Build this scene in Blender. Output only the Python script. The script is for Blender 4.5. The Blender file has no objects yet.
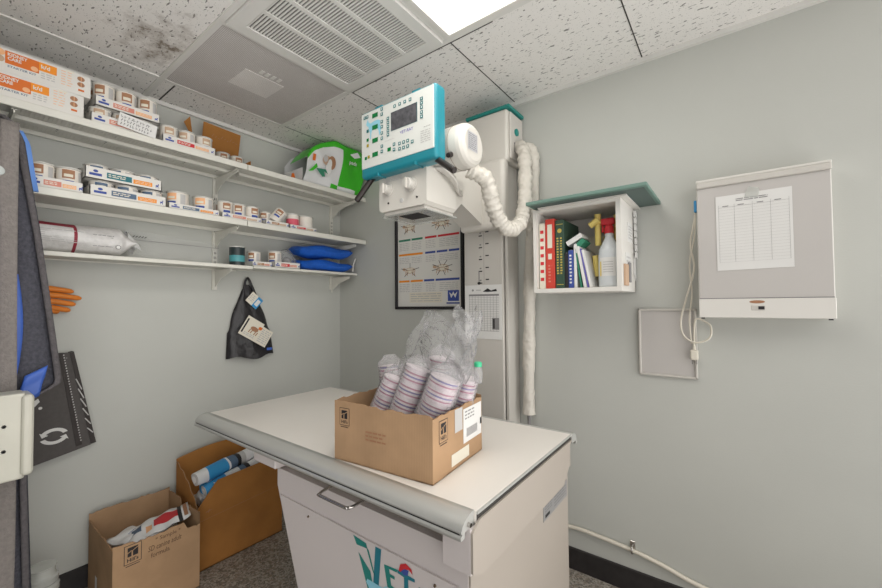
import bpy, bmesh, math, random
from mathutils import Vector, Matrix
R = random.Random(7)
C = bpy.context.scene.collection
PI = math.pi

# ------------------------------------------------------------------ materials
def lin(c):
    out = []
    for v in c:
        v /= 255.0
        out.append(v/12.92 if v <= .04045 else ((v+.055)/1.055)**2.4)
    return (out[0], out[1], out[2], 1)

MC = {}
def mat(name, col, rough=.5, metal=0, noise=0, nscale=20, bump=0, bscale=60, alpha=1, coat=0, trans=0, emis=0, stretch=None, spec=.4):
    if name in MC: return MC[name]
    m = bpy.data.materials.new(name); m.use_nodes = True
    nt = m.node_tree; b = nt.nodes['Principled BSDF']
    c = lin(col)
    b.inputs['Base Color'].default_value = c
    b.inputs['Roughness'].default_value = rough
    b.inputs['Metallic'].default_value = metal
    b.inputs['Specular IOR Level'].default_value = spec
    b.inputs['Alpha'].default_value = alpha
    b.inputs['Coat Weight'].default_value = coat
    b.inputs['Transmission Weight'].default_value = trans
    if emis:
        b.inputs['Emission Color'].default_value = c; b.inputs['Emission Strength'].default_value = emis
    tc = nt.nodes.new('ShaderNodeTexCoord'); mp = nt.nodes.new('ShaderNodeMapping')
    nt.links.new(tc.outputs['Object'], mp.inputs['Vector'])
    if stretch: mp.inputs['Scale'].default_value = stretch
    if noise:
        n = nt.nodes.new('ShaderNodeTexNoise'); n.inputs['Scale'].default_value = nscale; n.inputs['Detail'].default_value = 4
        nt.links.new(mp.outputs['Vector'], n.inputs['Vector'])
        r = nt.nodes.new('ShaderNodeValToRGB')
        r.color_ramp.elements[0].position = .3; r.color_ramp.elements[1].position = .7
        r.color_ramp.elements[0].color = tuple(x*(1-noise) for x in c[:3])+(1,)
        r.color_ramp.elements[1].color = tuple(min(1, x*(1+noise*.6)) for x in c[:3])+(1,)
        nt.links.new(n.outputs['Fac'], r.inputs['Fac']); nt.links.new(r.outputs['Color'], b.inputs['Base Color'])
    if bump:
        n2 = nt.nodes.new('ShaderNodeTexNoise'); n2.inputs['Scale'].default_value = bscale; n2.inputs['Detail'].default_value = 3
        nt.links.new(mp.outputs['Vector'], n2.inputs['Vector'])
        bp = nt.nodes.new('ShaderNodeBump'); bp.inputs['Strength'].default_value = bump; bp.inputs['Distance'].default_value = .01
        nt.links.new(n2.outputs['Fac'], bp.inputs['Height']); nt.links.new(bp.outputs['Normal'], b.inputs['Normal'])
    MC[name] = m
    return m

def ramp(nt, src, stops):
    r = nt.nodes.new('ShaderNodeValToRGB'); el = r.color_ramp.elements
    while len(el) < len(stops): el.new(.5)
    for e, (p, c) in zip(el, stops): e.position = p; e.color = c
    nt.links.new(src, r.inputs['Fac']); return r.outputs['Color']

def mix(nt, fac, a, b, mode='MIX'):
    n = nt.nodes.new('ShaderNodeMix'); n.data_type = 'RGBA'; n.blend_type = mode
    for sock, v in ((n.inputs[0], fac), (n.inputs[6], a), (n.inputs[7], b)):
        if hasattr(v, 'links'): nt.links.new(v, sock)
        else: sock.default_value = v
    return n.outputs[2]

def newmat(name):
    m = bpy.data.materials.new(name); m.use_nodes = True; MC[name] = m
    nt = m.node_tree; tc = nt.nodes.new('ShaderNodeTexCoord')
    return m, nt, nt.nodes['Principled BSDF'], tc.outputs['Object']

def texn(nt, kind, vec, scale, mp=None, **kw):
    if mp:
        q = nt.nodes.new('ShaderNodeMapping'); q.inputs['Scale'].default_value = mp[0]
        q.inputs['Rotation'].default_value = mp[1]; nt.links.new(vec, q.inputs['Vector']); vec = q.outputs['Vector']
    n = nt.nodes.new(kind); n.inputs['Scale'].default_value = scale
    nt.links.new(vec, n.inputs['Vector'])
    for k, v in kw.items(): n.inputs[k].default_value = v
    return n

def ceiling_mat():
    m, nt, b, v = newmat('fissured_ceiling_tile')
    base = lin((229, 226, 222)); pit = lin((138, 135, 132))
    n1 = texn(nt, 'ShaderNodeTexNoise', v, 42, ((1, 2.6, 1), (0, 0, .5)), Detail=2.5, Roughness=.5)
    f1 = ramp(nt, n1.outputs['Fac'], [(.0, (1,)*4), (.335, (1,)*4), (.36, (0, 0, 0, 1)), (1, (0, 0, 0, 1))])
    n2 = texn(nt, 'ShaderNodeTexVoronoi', v, 120)
    f2 = ramp(nt, n2.outputs['Distance'], [(0, (.6,)*4), (.14, (.5,)*4), (.2, (0, 0, 0, 1)), (1, (0, 0, 0, 1))])
    c = mix(nt, f1, base, pit); c = mix(nt, f2, c, pit)
    # water stain, a patch of its own shape
    sep = nt.nodes.new('ShaderNodeVectorMath'); sep.operation = 'DISTANCE'
    mp = nt.nodes.new('ShaderNodeMapping'); mp.inputs['Location'].default_value = (0, 0, 0); mp.inputs['Scale'].default_value = (1, 1.5, 1)
    nt.links.new(v, mp.inputs['Vector']); nt.links.new(mp.outputs['Vector'], sep.inputs[0]); sep.inputs[1].default_value = (.53, -1.31*1.5, 2.34)
    ns = texn(nt, 'ShaderNodeTexNoise', v, 14, None, Detail=6, Roughness=.7)
    ma = nt.nodes.new('ShaderNodeMath'); ma.operation = 'MULTIPLY_ADD'; nt.links.new(ns.outputs['Fac'], ma.inputs[0]); ma.inputs[1].default_value = .8
    nt.links.new(sep.outputs['Value'], ma.inputs[2])
    f3 = ramp(nt, ma.outputs[0], [(0, (1,)*4), (.39, (.9,)*4), (.46, (.4,)*4), (.62, (0, 0, 0, 1))])
    c = mix(nt, f3, c, lin((116, 102, 86)))
    nt.links.new(c, b.inputs['Base Color']); b.inputs['Roughness'].default_value = .95; b.inputs['Specular IOR Level'].default_value = .1
    bp = nt.nodes.new('ShaderNodeBump'); bp.inputs['Strength'].default_value = .5; bp.inputs['Distance'].default_value = .004; bp.invert = True
    nt.links.new(f1, bp.inputs['Height']); nt.links.new(bp.outputs['Normal'], b.inputs['Normal'])
    return m

def terrazzo_mat():
    m, nt, b, v = newmat('terrazzo_floor')
    vo = texn(nt, 'ShaderNodeTexVoronoi', v, 130)
    cells = ramp(nt, vo.outputs['Color'], [(0, lin((60, 55, 50))), (.3, lin((104, 97, 89))), (.45, lin((150, 143, 133))), (.62, lin((186, 180, 170))), (.8, lin((128, 112, 96)))])
    n = texn(nt, 'ShaderNodeTexNoise', v, 300, None, Detail=2)
    c = mix(nt, .25, cells, ramp(nt, n.outputs['Fac'], [(.35, lin((70, 64, 58))), (.65, lin((200, 194, 184)))]))
    nt.links.new(c, b.inputs['Base Color']); b.inputs['Roughness'].default_value = .45
    return m

def perforated_mat(name, tint):
    m, nt, b, v = newmat(name)
    w1 = texn(nt, 'ShaderNodeTexVoronoi', v, 170); w1.inputs['Randomness'].default_value = 0
    f = ramp(nt, w1.outputs['Distance'], [(0, lin((146, 142, 138))), (.30, lin((152, 148, 144))), (.42, lin(tint))])
    n = texn(nt, 'ShaderNodeTexNoise', v, 5, None, Detail=3)
    c = mix(nt, ramp(nt, n.outputs['Fac'], [(.35, (.3,)*4), (.7, (0, 0, 0, 1))]), f, lin((168, 162, 158)))
    nt.links.new(c, b.inputs['Base Color']); b.inputs['Roughness'].default_value = .6
    return m

def cardboard_mat(name, col, d):
    m, nt, b, v = newmat(name)
    n = texn(nt, 'ShaderNodeTexNoise', v, 7, None, Detail=5)
    c0 = lin(col); c1 = tuple(x*.82 for x in c0[:3])+(1,)
    c = ramp(nt, n.outputs['Fac'], [(.35, c1), (.65, c0)])
    q = nt.nodes.new('ShaderNodeMapping'); q.inputs['Rotation'].default_value = d; nt.links.new(v, q.inputs['Vector'])
    w = nt.nodes.new('ShaderNodeTexWave'); w.inputs['Scale'].default_value = 60; w.inputs['Distortion'].default_value = .6; nt.links.new(q.outputs['Vector'], w.inputs['Vector'])
    c = mix(nt, .10, c, w.outputs['Color'], 'MULTIPLY')
    nt.links.new(c, b.inputs['Base Color']); b.inputs['Roughness'].default_value = .85; b.inputs['Specular IOR Level'].default_value = .2
    return m

def clear_mat(name, tint=(255, 255, 255), opac=.12, bump=.6, bscale=25):
    m = bpy.data.materials.new(name); m.use_nodes = True; MC[name] = m
    nt = m.node_tree; nt.nodes.remove(nt.nodes['Principled BSDF'])
    out = [n for n in nt.nodes if n.type == 'OUTPUT_MATERIAL'][0]
    tr = nt.nodes.new('ShaderNodeBsdfTransparent'); tr.inputs['Color'].default_value = lin(tint)
    gl = nt.nodes.new('ShaderNodeBsdfGlossy'); gl.inputs['Roughness'].default_value = .2
    df = nt.nodes.new('ShaderNodeBsdfDiffuse'); df.inputs['Color'].default_value = (.95, .94, .95, 1)
    tc = nt.nodes.new('ShaderNodeTexCoord')
    n = texn(nt, 'ShaderNodeTexNoise', tc.outputs['Object'], bscale, None, Detail=3, Distortion=1.5)
    bp = nt.nodes.new('ShaderNodeBump'); bp.inputs['Strength'].default_value = bump; bp.inputs['Distance'].default_value = .03
    nt.links.new(n.outputs['Fac'], bp.inputs['Height'])
    nt.links.new(bp.outputs['Normal'], gl.inputs['Normal'])
    lw = nt.nodes.new('ShaderNodeLayerWeight'); lw.inputs['Blend'].default_value = .15; nt.links.new(bp.outputs['Normal'], lw.inputs['Normal'])
    m1 = nt.nodes.new('ShaderNodeMixShader'); nt.links.new(lw.outputs['Fresnel'], m1.inputs[0])
    nt.links.new(tr.outputs[0], m1.inputs[1]); nt.links.new(gl.outputs[0], m1.inputs[2])
    m2 = nt.nodes.new('ShaderNodeMixShader'); m2.inputs[0].default_value = opac
    nt.links.new(m1.outputs[0], m2.inputs[1]); nt.links.new(df.outputs[0], m2.inputs[2])
    nt.links.new(m2.outputs[0], out.inputs['Surface'])
    return m

M_wall = mat('wall_paint', (188, 189, 183), .55, noise=.03, nscale=2.5, bump=.05, bscale=180)
M_ceil = ceiling_mat(); M_floor = terrazzo_mat()
M_perf = perforated_mat('perforated_metal', (216, 211, 208)); M_perf2 = perforated_mat('perforated_metal_pale', (232, 228, 224))
M_tbar = mat('white_grid_metal', (216, 214, 209), .45, noise=.04, nscale=6)
M_gap = mat('dark_gap', (58, 55, 52), .9)
M_base = mat('black_rubber', (44, 41, 41), .5, noise=.25, nscale=30)
M_shelf = mat('white_enamel_shelf', (216, 214, 205), .45, noise=.04, nscale=12)
M_rib = mat('shelf_rib', (218, 216, 208), .5)
M_white = mat('white_paint', (216, 213, 207), .45)
M_xray = mat('xray_cream_enamel', (206, 202, 194), .38, noise=.02, nscale=5, coat=.15)
M_xside = mat('xray_lacquer', (196, 192, 185), .45, noise=.03, nscale=5)
M_teal = mat('teal_plastic', (30, 128, 142), .32, noise=.05, nscale=9, coat=.25)
M_teald = mat('dark_teal', (36, 128, 120), .45)
M_memb = mat('membrane', (212, 214, 209), .35)
M_btn = mat('button_teal', (30, 104, 108), .4); M_btnw = mat('button_white', (214, 226, 222), .4)
M_led = mat('led_green_window', (18, 118, 62), .25); M_gold = mat('button_olive', (164, 150, 46), .4)
M_lcd = mat('lcd_screen', (84, 84, 88), .2, noise=.35, nscale=60)
M_dogb = mat('pale_blue_ink', (142, 200, 218), .5)
M_purple = mat('violet_ink', (104, 98, 170), .5)
M_metal = mat('brushed_aluminium', (192, 192, 188), .36, metal=.45, bump=.04, bscale=30, stretch=(1, 40, 40))
M_chrome = mat('chrome', (190, 186, 182), .16, metal=1)
M_dark = mat('dark_metal', (52, 46, 44), .35, metal=.4)
M_top = mat('white_laminate', (224, 219, 212), .35, noise=.02, nscale=5)
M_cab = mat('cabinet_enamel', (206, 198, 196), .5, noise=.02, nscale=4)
M_cab_shade = mat('cabinet_enamel_shaded', (166, 157, 147), .5, noise=.02, nscale=4)  # cabinet enamel again, darkened so the table side's shade is in the colour
M_black = mat('black_ink', (38, 36, 38), .6); M_grey = mat('grey_ink', (134, 132, 132), .7); M_lgrey = mat('pale_grey_ink', (184, 182, 180), .7)
M_paper = mat('white_paper', (218, 217, 214), .8, noise=.02, nscale=8)
M_cream = mat('cream_paper', (220, 214, 198), .8)
M_or = mat('orange_print', (212, 108, 36), .5); M_or2 = mat('amber_print', (232, 142, 34), .5); M_brn = mat('brown_print', (160, 116, 86), .6); M_pen = mat('pen_ink', (92, 68, 50), .7)
M_pink = mat('salmon_print', (206, 132, 116), .6); M_peach = mat('peach_print', (232, 176, 130), .6); M_slate = mat('slate_print', (84, 104, 128), .6)
M_tealp = mat('teal_print', (40, 110, 120), .6); M_blue = mat('blue_print', (58, 78, 150), .6); M_red = mat('red_print', (196, 44, 52), .55)
M_green = mat('green_print', (52, 128, 100), .6); M_bpr = mat('sky_blue_print', (54, 142, 196), .5)
M_can = mat('white_can_plastic', (222, 216, 206), .35, noise=.05, nscale=40)
M_lid = mat('clear_grey_lid', (198, 196, 190), .25, noise=.06, nscale=60)
M_tan = mat('tan_print', (190, 160, 134), .6)
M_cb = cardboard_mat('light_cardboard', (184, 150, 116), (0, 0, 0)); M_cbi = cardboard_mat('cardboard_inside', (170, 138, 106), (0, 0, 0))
M_cb2 = cardboard_mat('kraft_cardboard', (172, 118, 62), (0, PI/2, 0)); M_cbe = mat('torn_cardboard_edge', (150, 116, 84), .9, noise=.2, nscale=90)
M_clear = clear_mat('clear_plastic_film', opac=.10, bump=.8, bscale=26)
M_clear2 = clear_mat('clear_sleeve_film', opac=.17, bump=.7, bscale=45)
M_clear3 = clear_mat('clear_sheet', opac=.10, bump=.1, bscale=6)
M_cup = mat('cup_plastic', (226, 214, 218), .4); M_cupr = mat('cup_rose', (176, 110, 134), .5); M_cupv = mat('cup_violet', (104, 92, 156), .5)
M_gbag = mat('lime_green_film', (64, 184, 40), .28, noise=.1, nscale=9, bump=.3, bscale=14); M_wbag = mat('white_bag_film', (222, 222, 222), .3, noise=.04, nscale=9, bump=.3, bscale=14)
M_bluec = mat('royal_blue_cloth', (34, 96, 194), .5, noise=.15, nscale=20, bump=.5, bscale=30)
M_cobalt = mat('cobalt_vinyl', (62, 96, 178), .45, noise=.1, nscale=9)
M_lblue = mat('light_blue_vinyl', (104, 146, 216), .45, noise=.06, nscale=9)
M_trim = mat('grey_binding', (128, 122, 118), .9, noise=.15, nscale=90, bump=.4, bscale=200)
M_fleece = mat('charcoal_canvas', (76, 76, 84), .95, noise=.3, nscale=110, bump=.5, bscale=160)
M_bbag = mat('black_bag_film', (40, 38, 40), .35, noise=.2, nscale=18, bump=.9, bscale=22)
M_tote = mat('grey_tote_fabric', (84, 80, 78), .75, noise=.08, nscale=60, bump=.3, bscale=18); M_toted = mat('dark_tote_fabric', (52, 46, 44), .6, bump=.4, bscale=30)
M_glove = mat('orange_rubber', (214, 124, 42), .5, noise=.1, nscale=30)
M_steel = mat('cream_steel', (190, 188, 176), .4, noise=.06, nscale=8)
M_hose = mat('white_vinyl_hose', (204, 199, 189), .38, bump=.9, bscale=40)
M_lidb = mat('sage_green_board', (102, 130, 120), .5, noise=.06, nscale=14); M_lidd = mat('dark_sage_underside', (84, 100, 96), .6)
M_view = mat('viewer_panel', (190, 186, 182), .3, coat=.2)
M_cord = mat('cream_cord', (214, 208, 194), .5)
M_redb = mat('red_cloth_book', (198, 66, 52), .6); M_greenb = mat('dark_green_book', (52, 76, 62), .55); M_goldb = mat('gold_stamp', (188, 168, 84), .4)
M_yel = mat('yellow_rubber', (222, 200, 116), .5); M_bottle = mat('milky_bottle', (206, 210, 212), .25, coat=.3)
M_cool = mat('glass_jar_body', (206, 208, 202), .12, alpha=.55, coat=.5)
M_copper = mat('brown_screw', (110, 92, 74), .4, metal=.6)
M_light = mat('light_diffuser', (255, 252, 244), .4, emis=2.2)

# ------------------------------------------------------------------ mesh builder
_txt = {}
def text_mesh(s, bold=0.0):
    k = (s, bold)
    if k in _txt: return _txt[k]
    cu = bpy.data.curves.new('t', 'FONT'); cu.body = s; cu.size = 1; cu.resolution_u = 2; cu.offset = bold
    o = bpy.data.objects.new('t', cu); C.objects.link(o)
    dg = bpy.context.evaluated_depsgraph_get(); me = o.evaluated_get(dg).to_mesh()
    vs = [(v.co.x, v.co.y) for v in me.vertices]; fs = [tuple(p.vertices) for p in me.polygons]
    o.evaluated_get(dg).to_mesh_clear(); bpy.data.objects.remove(o); bpy.data.curves.remove(cu)
    _txt[k] = (vs, fs); return _txt[k]

class MB:
    def __init__(s): s.v = []; s.f = []; s.m = []; s.sm = []; s.mats = []
    def mi(s, m):
        if m not in s.mats: s.mats.append(m)
        return s.mats.index(m)
    def add(s, vs, fs, m, smooth=False):
        o = len(s.v); s.v += [tuple(v) for v in vs]; i = s.mi(m)
        for f in fs: s.f.append(tuple(a+o for a in f)); s.m.append(i); s.sm.append(smooth)
        return s
    def poly(s, pts, m): return s.add(pts, [tuple(range(len(pts)))], m)
    def box(s, a, b, m, bev=0, seg=2):
        a, b = Vector(a), Vector(b)
        lo = Vector((min(a.x, b.x), min(a.y, b.y), min(a.z, b.z))); hi = Vector((max(a.x, b.x), max(a.y, b.y), max(a.z, b.z)))
        if not bev:
            vs = [(x, y, z) for x in (lo.x, hi.x) for y in (lo.y, hi.y) for z in (lo.z, hi.z)]
            return s.add(vs, [(0, 1, 3, 2), (4, 6, 7, 5), (0, 4, 5, 1), (2, 3, 7, 6), (0, 2, 6, 4), (1, 5, 7, 3)], m)
        bm = bmesh.new(); bmesh.ops.create_cube(bm, size=1)
        for v in bm.verts: v.co = Vector((lo[i]+(v.co[i]+.5)*(hi[i]-lo[i]) for i in range(3)))
        bmesh.ops.bevel(bm, geom=bm.edges[:], offset=bev, segments=seg, affect='EDGES', profile=.5)
        return s.bm(bm, m, False)
    def bm(s, bm, m, smooth=False):
        bm.verts.index_update()
        s.add([v.co.copy() for v in bm.verts], [tuple(v.index for v in f.verts) for f in bm.faces], m, smooth); bm.free(); return s
    def obox(s, M, size, m, bev=0):         # centred box under a matrix
        t = MB(); h = Vector(size)/2; t.box(-h, h, m, bev); return s.join(t, M)
    def join(s, t, M=None):
        o = len(s.v); s.v += [tuple((M @ Vector(v)) if M else v) for v in t.v]
        for f, mi, sm in zip(t.f, t.m, t.sm): s.f.append(tuple(a+o for a in f)); s.m.append(s.mi(t.mats[mi])); s.sm.append(sm)
        return s
    def prism(s, prof, axis, a, b, m, smooth=False):   # profile in the two other axes (cyclic order), extruded a..b along axis
        n = len(prof)
        def P(q, t):
            return {0: (t, q[0], q[1]), 1: (q[0], t, q[1]), 2: (q[0], q[1], t)}[axis]
        vs = [P(q, a) for q in prof]+[P(q, b) for q in prof]
        s.add(vs, [(i, (i+1) % n, n+(i+1) % n, n+i) for i in range(n)], m, smooth)
        s.add(vs, [tuple(range(n)), tuple(range(2*n-1, n-1, -1))], m)
        return s
    def cyl(s, p0, p1, r0, r1, m, n=20, cap=True, capm=None):
        return s.lathe([(0, r0), ((Vector(p1)-Vector(p0)).length, r1)], p0, (Vector(p1)-Vector(p0)), m, n, cap, False, capm)
    def lathe(s, prof, p0, axis, m, n=20, cap=True, smooth=True, capm=None, mats=None, wob=None):
        p0 = Vector(p0); ax = Vector(axis).normalized(); q = ax.to_track_quat('Z', 'Y')
        vs = []
        for k, (h, r) in enumerate(prof):
            for i in range(n):
                a = 2*PI*i/n; rr = r*(1+(wob(a, h) if wob else 0))
                vs.append(p0+q @ Vector((rr*math.cos(a), rr*math.sin(a), h)))
        for k in range(len(prof)-1):
            s.add(vs[k*n:(k+2)*n], [(i, (i+1) % n, n+(i+1) % n, n+i) for i in range(n)], mats[k] if mats else m, True if smooth or n > 12 else False)
        if cap:
            s.add(vs[:n], [tuple(range(n-1, -1, -1))], capm or m); s.add(vs[-n:], [tuple(range(n))], capm or m)
        return s
    def tube(s, pts, r, m, n=10, sub=6, wob=0, flat=None):
        P = [Vector(p) for p in pts]; path = []
        if sub > 1 and len(P) > 2:
            for i in range(len(P)-1):
                a = P[max(i-1, 0)]; b = P[i]; c = P[i+1]; d = P[min(i+2, len(P)-1)]
                for k in range(sub):
                    t = k/sub
                    path.append(.5*((2*b)+(c-a)*t+(2*a-5*b+4*c-d)*t*t+(-a+3*b-3*c+d)*t**3))
            path.append(P[-1])
        else: path = P
        vs = []; up = None
        for i, p in enumerate(path):
            t = (path[min(i+1, len(path)-1)]-path[max(i-1, 0)]).normalized()
            if up is None: up = Vector((0, 0, 1)) if abs(t.z) < .9 else Vector((1, 0, 0))
            x = t.cross(up).normalized(); up = x.cross(t).normalized()
            rr = r(i/(len(path)-1)) if callable(r) else r
            for k in range(n):
                a = 2*PI*k/n; q = rr*(1+(wob*R.uniform(-1, 1) if wob else 0))
                vs.append(p+x*q*math.cos(a)+up*q*math.sin(a))
        N = len(path)
        s.add(vs, [(i*n+k, i*n+(k+1) % n, (i+1)*n+(k+1) % n, (i+1)*n+k) for i in range(N-1) for k in range(n)], m, True)
        s.add(vs[:n], [tuple(range(n-1, -1, -1))], m); s.add(vs[-n:], [tuple(range(n))], m)
        return s
    def grid(s, fn, nu, nv, m, closed=False, smooth=True, mfn=None):
        vs = [fn(i/nu, j/nv) for j in range(nv+1) for i in range(nu+1)]
        o = len(s.v); s.v += [tuple(v) for v in vs]
        for j in range(nv):
            for i in range(nu):
                a = o+j*(nu+1)+i; mm = mfn((i+.5)/nu, (j+.5)/nv) if mfn else m
                s.f.append((a, a+1, a+nu+2, a+nu+1)); s.m.append(s.mi(mm)); s.sm.append(smooth)
        return s
    def text(s, t, size, o, u, v, m, al='l', bold=.01, sx=1):
        vs, fs = text_mesh(t, bold)
        if not vs: return s
        x0 = min(a[0] for a in vs); x1 = max(a[0] for a in vs)
        sh = {'l': x0, 'c': (x0+x1)/2, 'r': x1}[al]
        o, u, v = Vector(o), Vector(u).normalized(), Vector(v).normalized(); n = u.cross(v)*.0004
        return s.add([o+n+u*(a[0]-sh)*size*sx+v*a[1]*size for a in vs], fs, m)
    def rect(s, o, u, v, x0, x1, y0, y1, m, lift=.0006):   # decal rectangle on a plane
        o, u, v = Vector(o), Vector(u), Vector(v); n = u.cross(v).normalized()*lift
        return s.poly([o+n+u*x0+v*y0, o+n+u*x1+v*y0, o+n+u*x1+v*y1, o+n+u*x0+v*y1], m)
    def disc(s, o, u, v, cx, cy, rx, ry, m, lift=.0008, n=16):
        o, u, v = Vector(o), Vector(u), Vector(v); nn = u.cross(v).normalized()*lift
        return s.poly([o+nn+u*(cx+rx*math.cos(2*PI*i/n))+v*(cy+ry*math.sin(2*PI*i/n)) for i in range(n)], m)
    def shape(s, o, u, v, pts, m, lift=.0008):
        o, u, v = Vector(o), Vector(u), Vector(v); nn = u.cross(v).normalized()*lift
        return s.poly([o+nn+u*a+v*b for a, b in pts], m)
    def seg(s, o, u, v, a, b, w, m, lift=.0009):
        a, b = Vector(a), Vector(b); d = (b-a); d = Vector((-d.y, d.x)).normalized()*w/2
        return s.shape(o, u, v, [a-d, b-d, b+d, a+d], m, lift)
    def streaks(s, o, u, v, x0, x1, y0, y1, n, m, w=.45, lift=.0007):  # lines of unreadable print
        h = (y1-y0)/n
        for i in range(n):
            x = x0
            while x < x1-.001:
                L = min(R.uniform(.08, .3)*(x1-x0)+h*.5, x1-x)
                s.rect(o, u, v, x, x+L, y1-h*(i+.5)-h*w/2, y1-h*(i+.5)+h*w/2, m, lift); x += L+h*.5
        return s
    def mesh(s, name):
        me = bpy.data.meshes.new(name); me.from_pydata(s.v, [], s.f)
        for m in s.mats: me.materials.append(m)
        me.polygons.foreach_set('material_index', s.m); me.polygons.foreach_set('use_smooth', s.sm); me.update()
        return me

def setp(o, label=None, cat=None, group=None, kind=None):
    if label: o['label'] = label
    if cat: o['category'] = cat
    if group: o['group'] = group
    if kind: o['kind'] = kind
    return o

def build(mb, name, label=None, cat=None, group=None, kind=None, bev=0):   # top-level mesh, origin to base centre
    xs = [[v[i] for v in mb.v] for i in range(3)]
    c = Vector(((min(xs[0])+max(xs[0]))/2, (min(xs[1])+max(xs[1]))/2, min(xs[2])))
    if kind != 'structure': mb.v = [tuple(Vector(v)-c) for v in mb.v]
    o = bpy.data.objects.new(name, mb.mesh(name)); C.objects.link(o)
    if kind != 'structure': o.location = c
    if bev: bevmod(o, bev)
    return setp(o, label, cat, group, kind)

def bevmod(o, w, seg=2):
    b = o.modifiers.new('bevel', 'BEVEL'); b.width = w; b.segments = seg; b.limit_method = 'ANGLE'; b.angle_limit = math.radians(50)

def thing(name, label, cat, loc=(0, 0, 0), rz=0, group=None):
    o = bpy.data.objects.new(name, None); C.objects.link(o); o.location = loc; o.rotation_euler = (0, 0, rz)
    o.empty_display_size = .05
    return setp(o, label, cat, group)

def part(mb, name, parent, label=None, world=True, kind=None, bev=0):
    if world:
        off = Vector((0, 0, 0)); p = parent
        while p: off += p.location; p = p.parent
        mb.v = [tuple(Vector(v)-off) for v in mb.v]
    o = bpy.data.objects.new(name, mb.mesh(name)); C.objects.link(o); o.parent = parent
    if bev: bevmod(o, bev)
    return setp(o, label, None, None, kind)

def dup(root, loc, rot, label=None, group=None):
    r = root.copy(); C.objects.link(r); r.location = loc; r.rotation_euler = rot
    if label: r['label'] = label
    if group: r['group'] = group
    for ch in list(root.children):
        c = ch.copy(); C.objects.link(c); c.parent = r
        for g in list(ch.children):
            d = g.copy(); C.objects.link(d); d.parent = c
    return r

X, Y, Z = Vector((1, 0, 0)), Vector((0, 1, 0)), Vector((0, 0, 1))
CZ = 2.34

# ------------------------------------------------------------------ room
def st(name, mb): return build(mb, name, kind='structure')
st('floor', MB().box((-.1, -2.4, -.1), (3.2, .1, 0), M_floor))
st('wall_left', MB().box((-.1, -2.1, 0), (0, .1, CZ+.1), M_wall))
st('wall_back', MB().box((0, 0, 0), (3.4, .1, CZ+.1), M_wall))
st('wall_near', MB().box((0, -2.12, 0), (1.1, -2.02, CZ+.1), M_wall))
st('ceiling', MB().box((0, -2.6, CZ), (3.4, 0, CZ+.1), M_ceil))
b = MB().prism([(0, 0), (.012, 0), (.012, .006), (.007, .094), (0, .098)], 1, -2.02, 0, M_base); b.v = [(v[0], v[1], v[2]) for v in b.v]
st('baseboard_left', b)
b = MB().prism([(0, 0), (-.012, 0), (-.012, .006), (-.007, .094), (0, .098)], 0, 0, 3.4, M_base)
st('baseboard_back', b)
GX = [.2545, .864, 1.4736, 2.083, 2.693]; GY = [-.6275, -1.237, -1.8466]
n = 1
def tbar(a, b, m=M_tbar):
    global n
    st('trim_%d' % n, MB().box(a, b, m)); n += 1
tbar((0, -2.02, CZ-.02), (.018, 0, CZ)); tbar((.018, -.018, CZ-.02), (3.4, 0, CZ))
tbar((GX[0]-.012, -2.6, CZ-.0055), (GX[0]+.012, -.6155, CZ)); tbar((GX[1]-.012, -1.25, CZ-.0055), (GX[1]+.012, -.62, CZ))
tbar((.2425, GY[0]-.012, CZ-.006), (3.4, GY[0]+.012, CZ)); tbar((.018, GY[1]-.012, CZ-.006), (1.48, GY[1]+.012, CZ))
tbar((GX[2]-.012, -2.6, CZ-.0055), (GX[2]+.012, -.63, CZ)); tbar((GX[3]-.012, -2.6, CZ-.0055), (GX[3]+.012, -.63, CZ))
for k, gx in enumerate(GX[1:4]):     # tight joints between the tiles by the back wall
    tbar((gx-.002, GY[0]+.012, CZ-.0015), (gx+.002, -.02, CZ), M_gap)
tbar((GX[0]-.003, GY[0]+.012, CZ-.0015), (GX[0]+.003, -.02, CZ), M_grey)
tbar((GX[1]+.014, GY[0]+.0125, CZ-.007), (GX[2]+.2, GY[0]+.016, CZ), M_gap)
tbar((.02, GY[1]+.06, CZ-.0015), (GX[0]-.012, GY[1]+.066, CZ), M_gap)

# perforated air diffuser panel
t = thing('air_diffuser_panel', 'square perforated grey metal ceiling panel nearest the shelf wall, with a paler centre plate', 'air vent', (.559, -.932, CZ-.004))
x0, x1, y0, y1 = GX[0]+.012, GX[1]-.012, GY[1]+.012, GY[0]-.012
part(MB().box((x0, y0, CZ-.004), (x1, y1, CZ), M_perf), 'perforated_face', t)
part(MB().box((.475, -1.035, CZ-.0055), (.645, -.85, CZ-.004), M_perf2), 'centre_plate', t)
q = MB()
for k in range(4): q.box((.66, -.985+k*.028, CZ-.0055), (.69, -.968+k*.028, CZ-.004), M_tbar)
part(q, 'damper_slot_row', t)

# louvred return grille
t = thing('return_air_grille', 'square white louvred ceiling grille beside the light panel', 'air vent', (1.169, -.932, CZ-.02))
x0, x1, y0, y1 = GX[1]+.014, GX[2]-.014, GY[1]+.014, GY[0]-.014
q = MB()
for a, b_ in (((x0, y0), (x1, y0+.05)), ((x0, y1-.045), (x1, y1)), ((x0, y0+.0501), (x0+.05, y1-.0451)), ((x1-.05, y0+.0501), (x1, y1-.0451))):
    q.box((a[0], a[1], CZ-.018), (b_[0], b_[1], CZ), M_tbar)
part(q, 'grille_frame', t)
q = MB(); q.box((x0+.045, y0+.045, CZ-.011), (x1-.045, y1-.04, CZ-.010), mat('grille_dusk', (84, 81, 78), .9))
part(q, 'gap_shade_sheet', t)  # added dark sheet, its colour stands in for shade between the blades
wdt = (x1-x0-.1)
for k in (1, 2, 3):
    xx = x0+.05+wdt*k/4
    part(MB().box((xx-.009, y0+.05, CZ-.016), (xx+.009, y1-.045, CZ-.003), M_tbar), 'divider_bar', t)
N = 40; yl = y0+.05; yh = y1-.045
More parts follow.
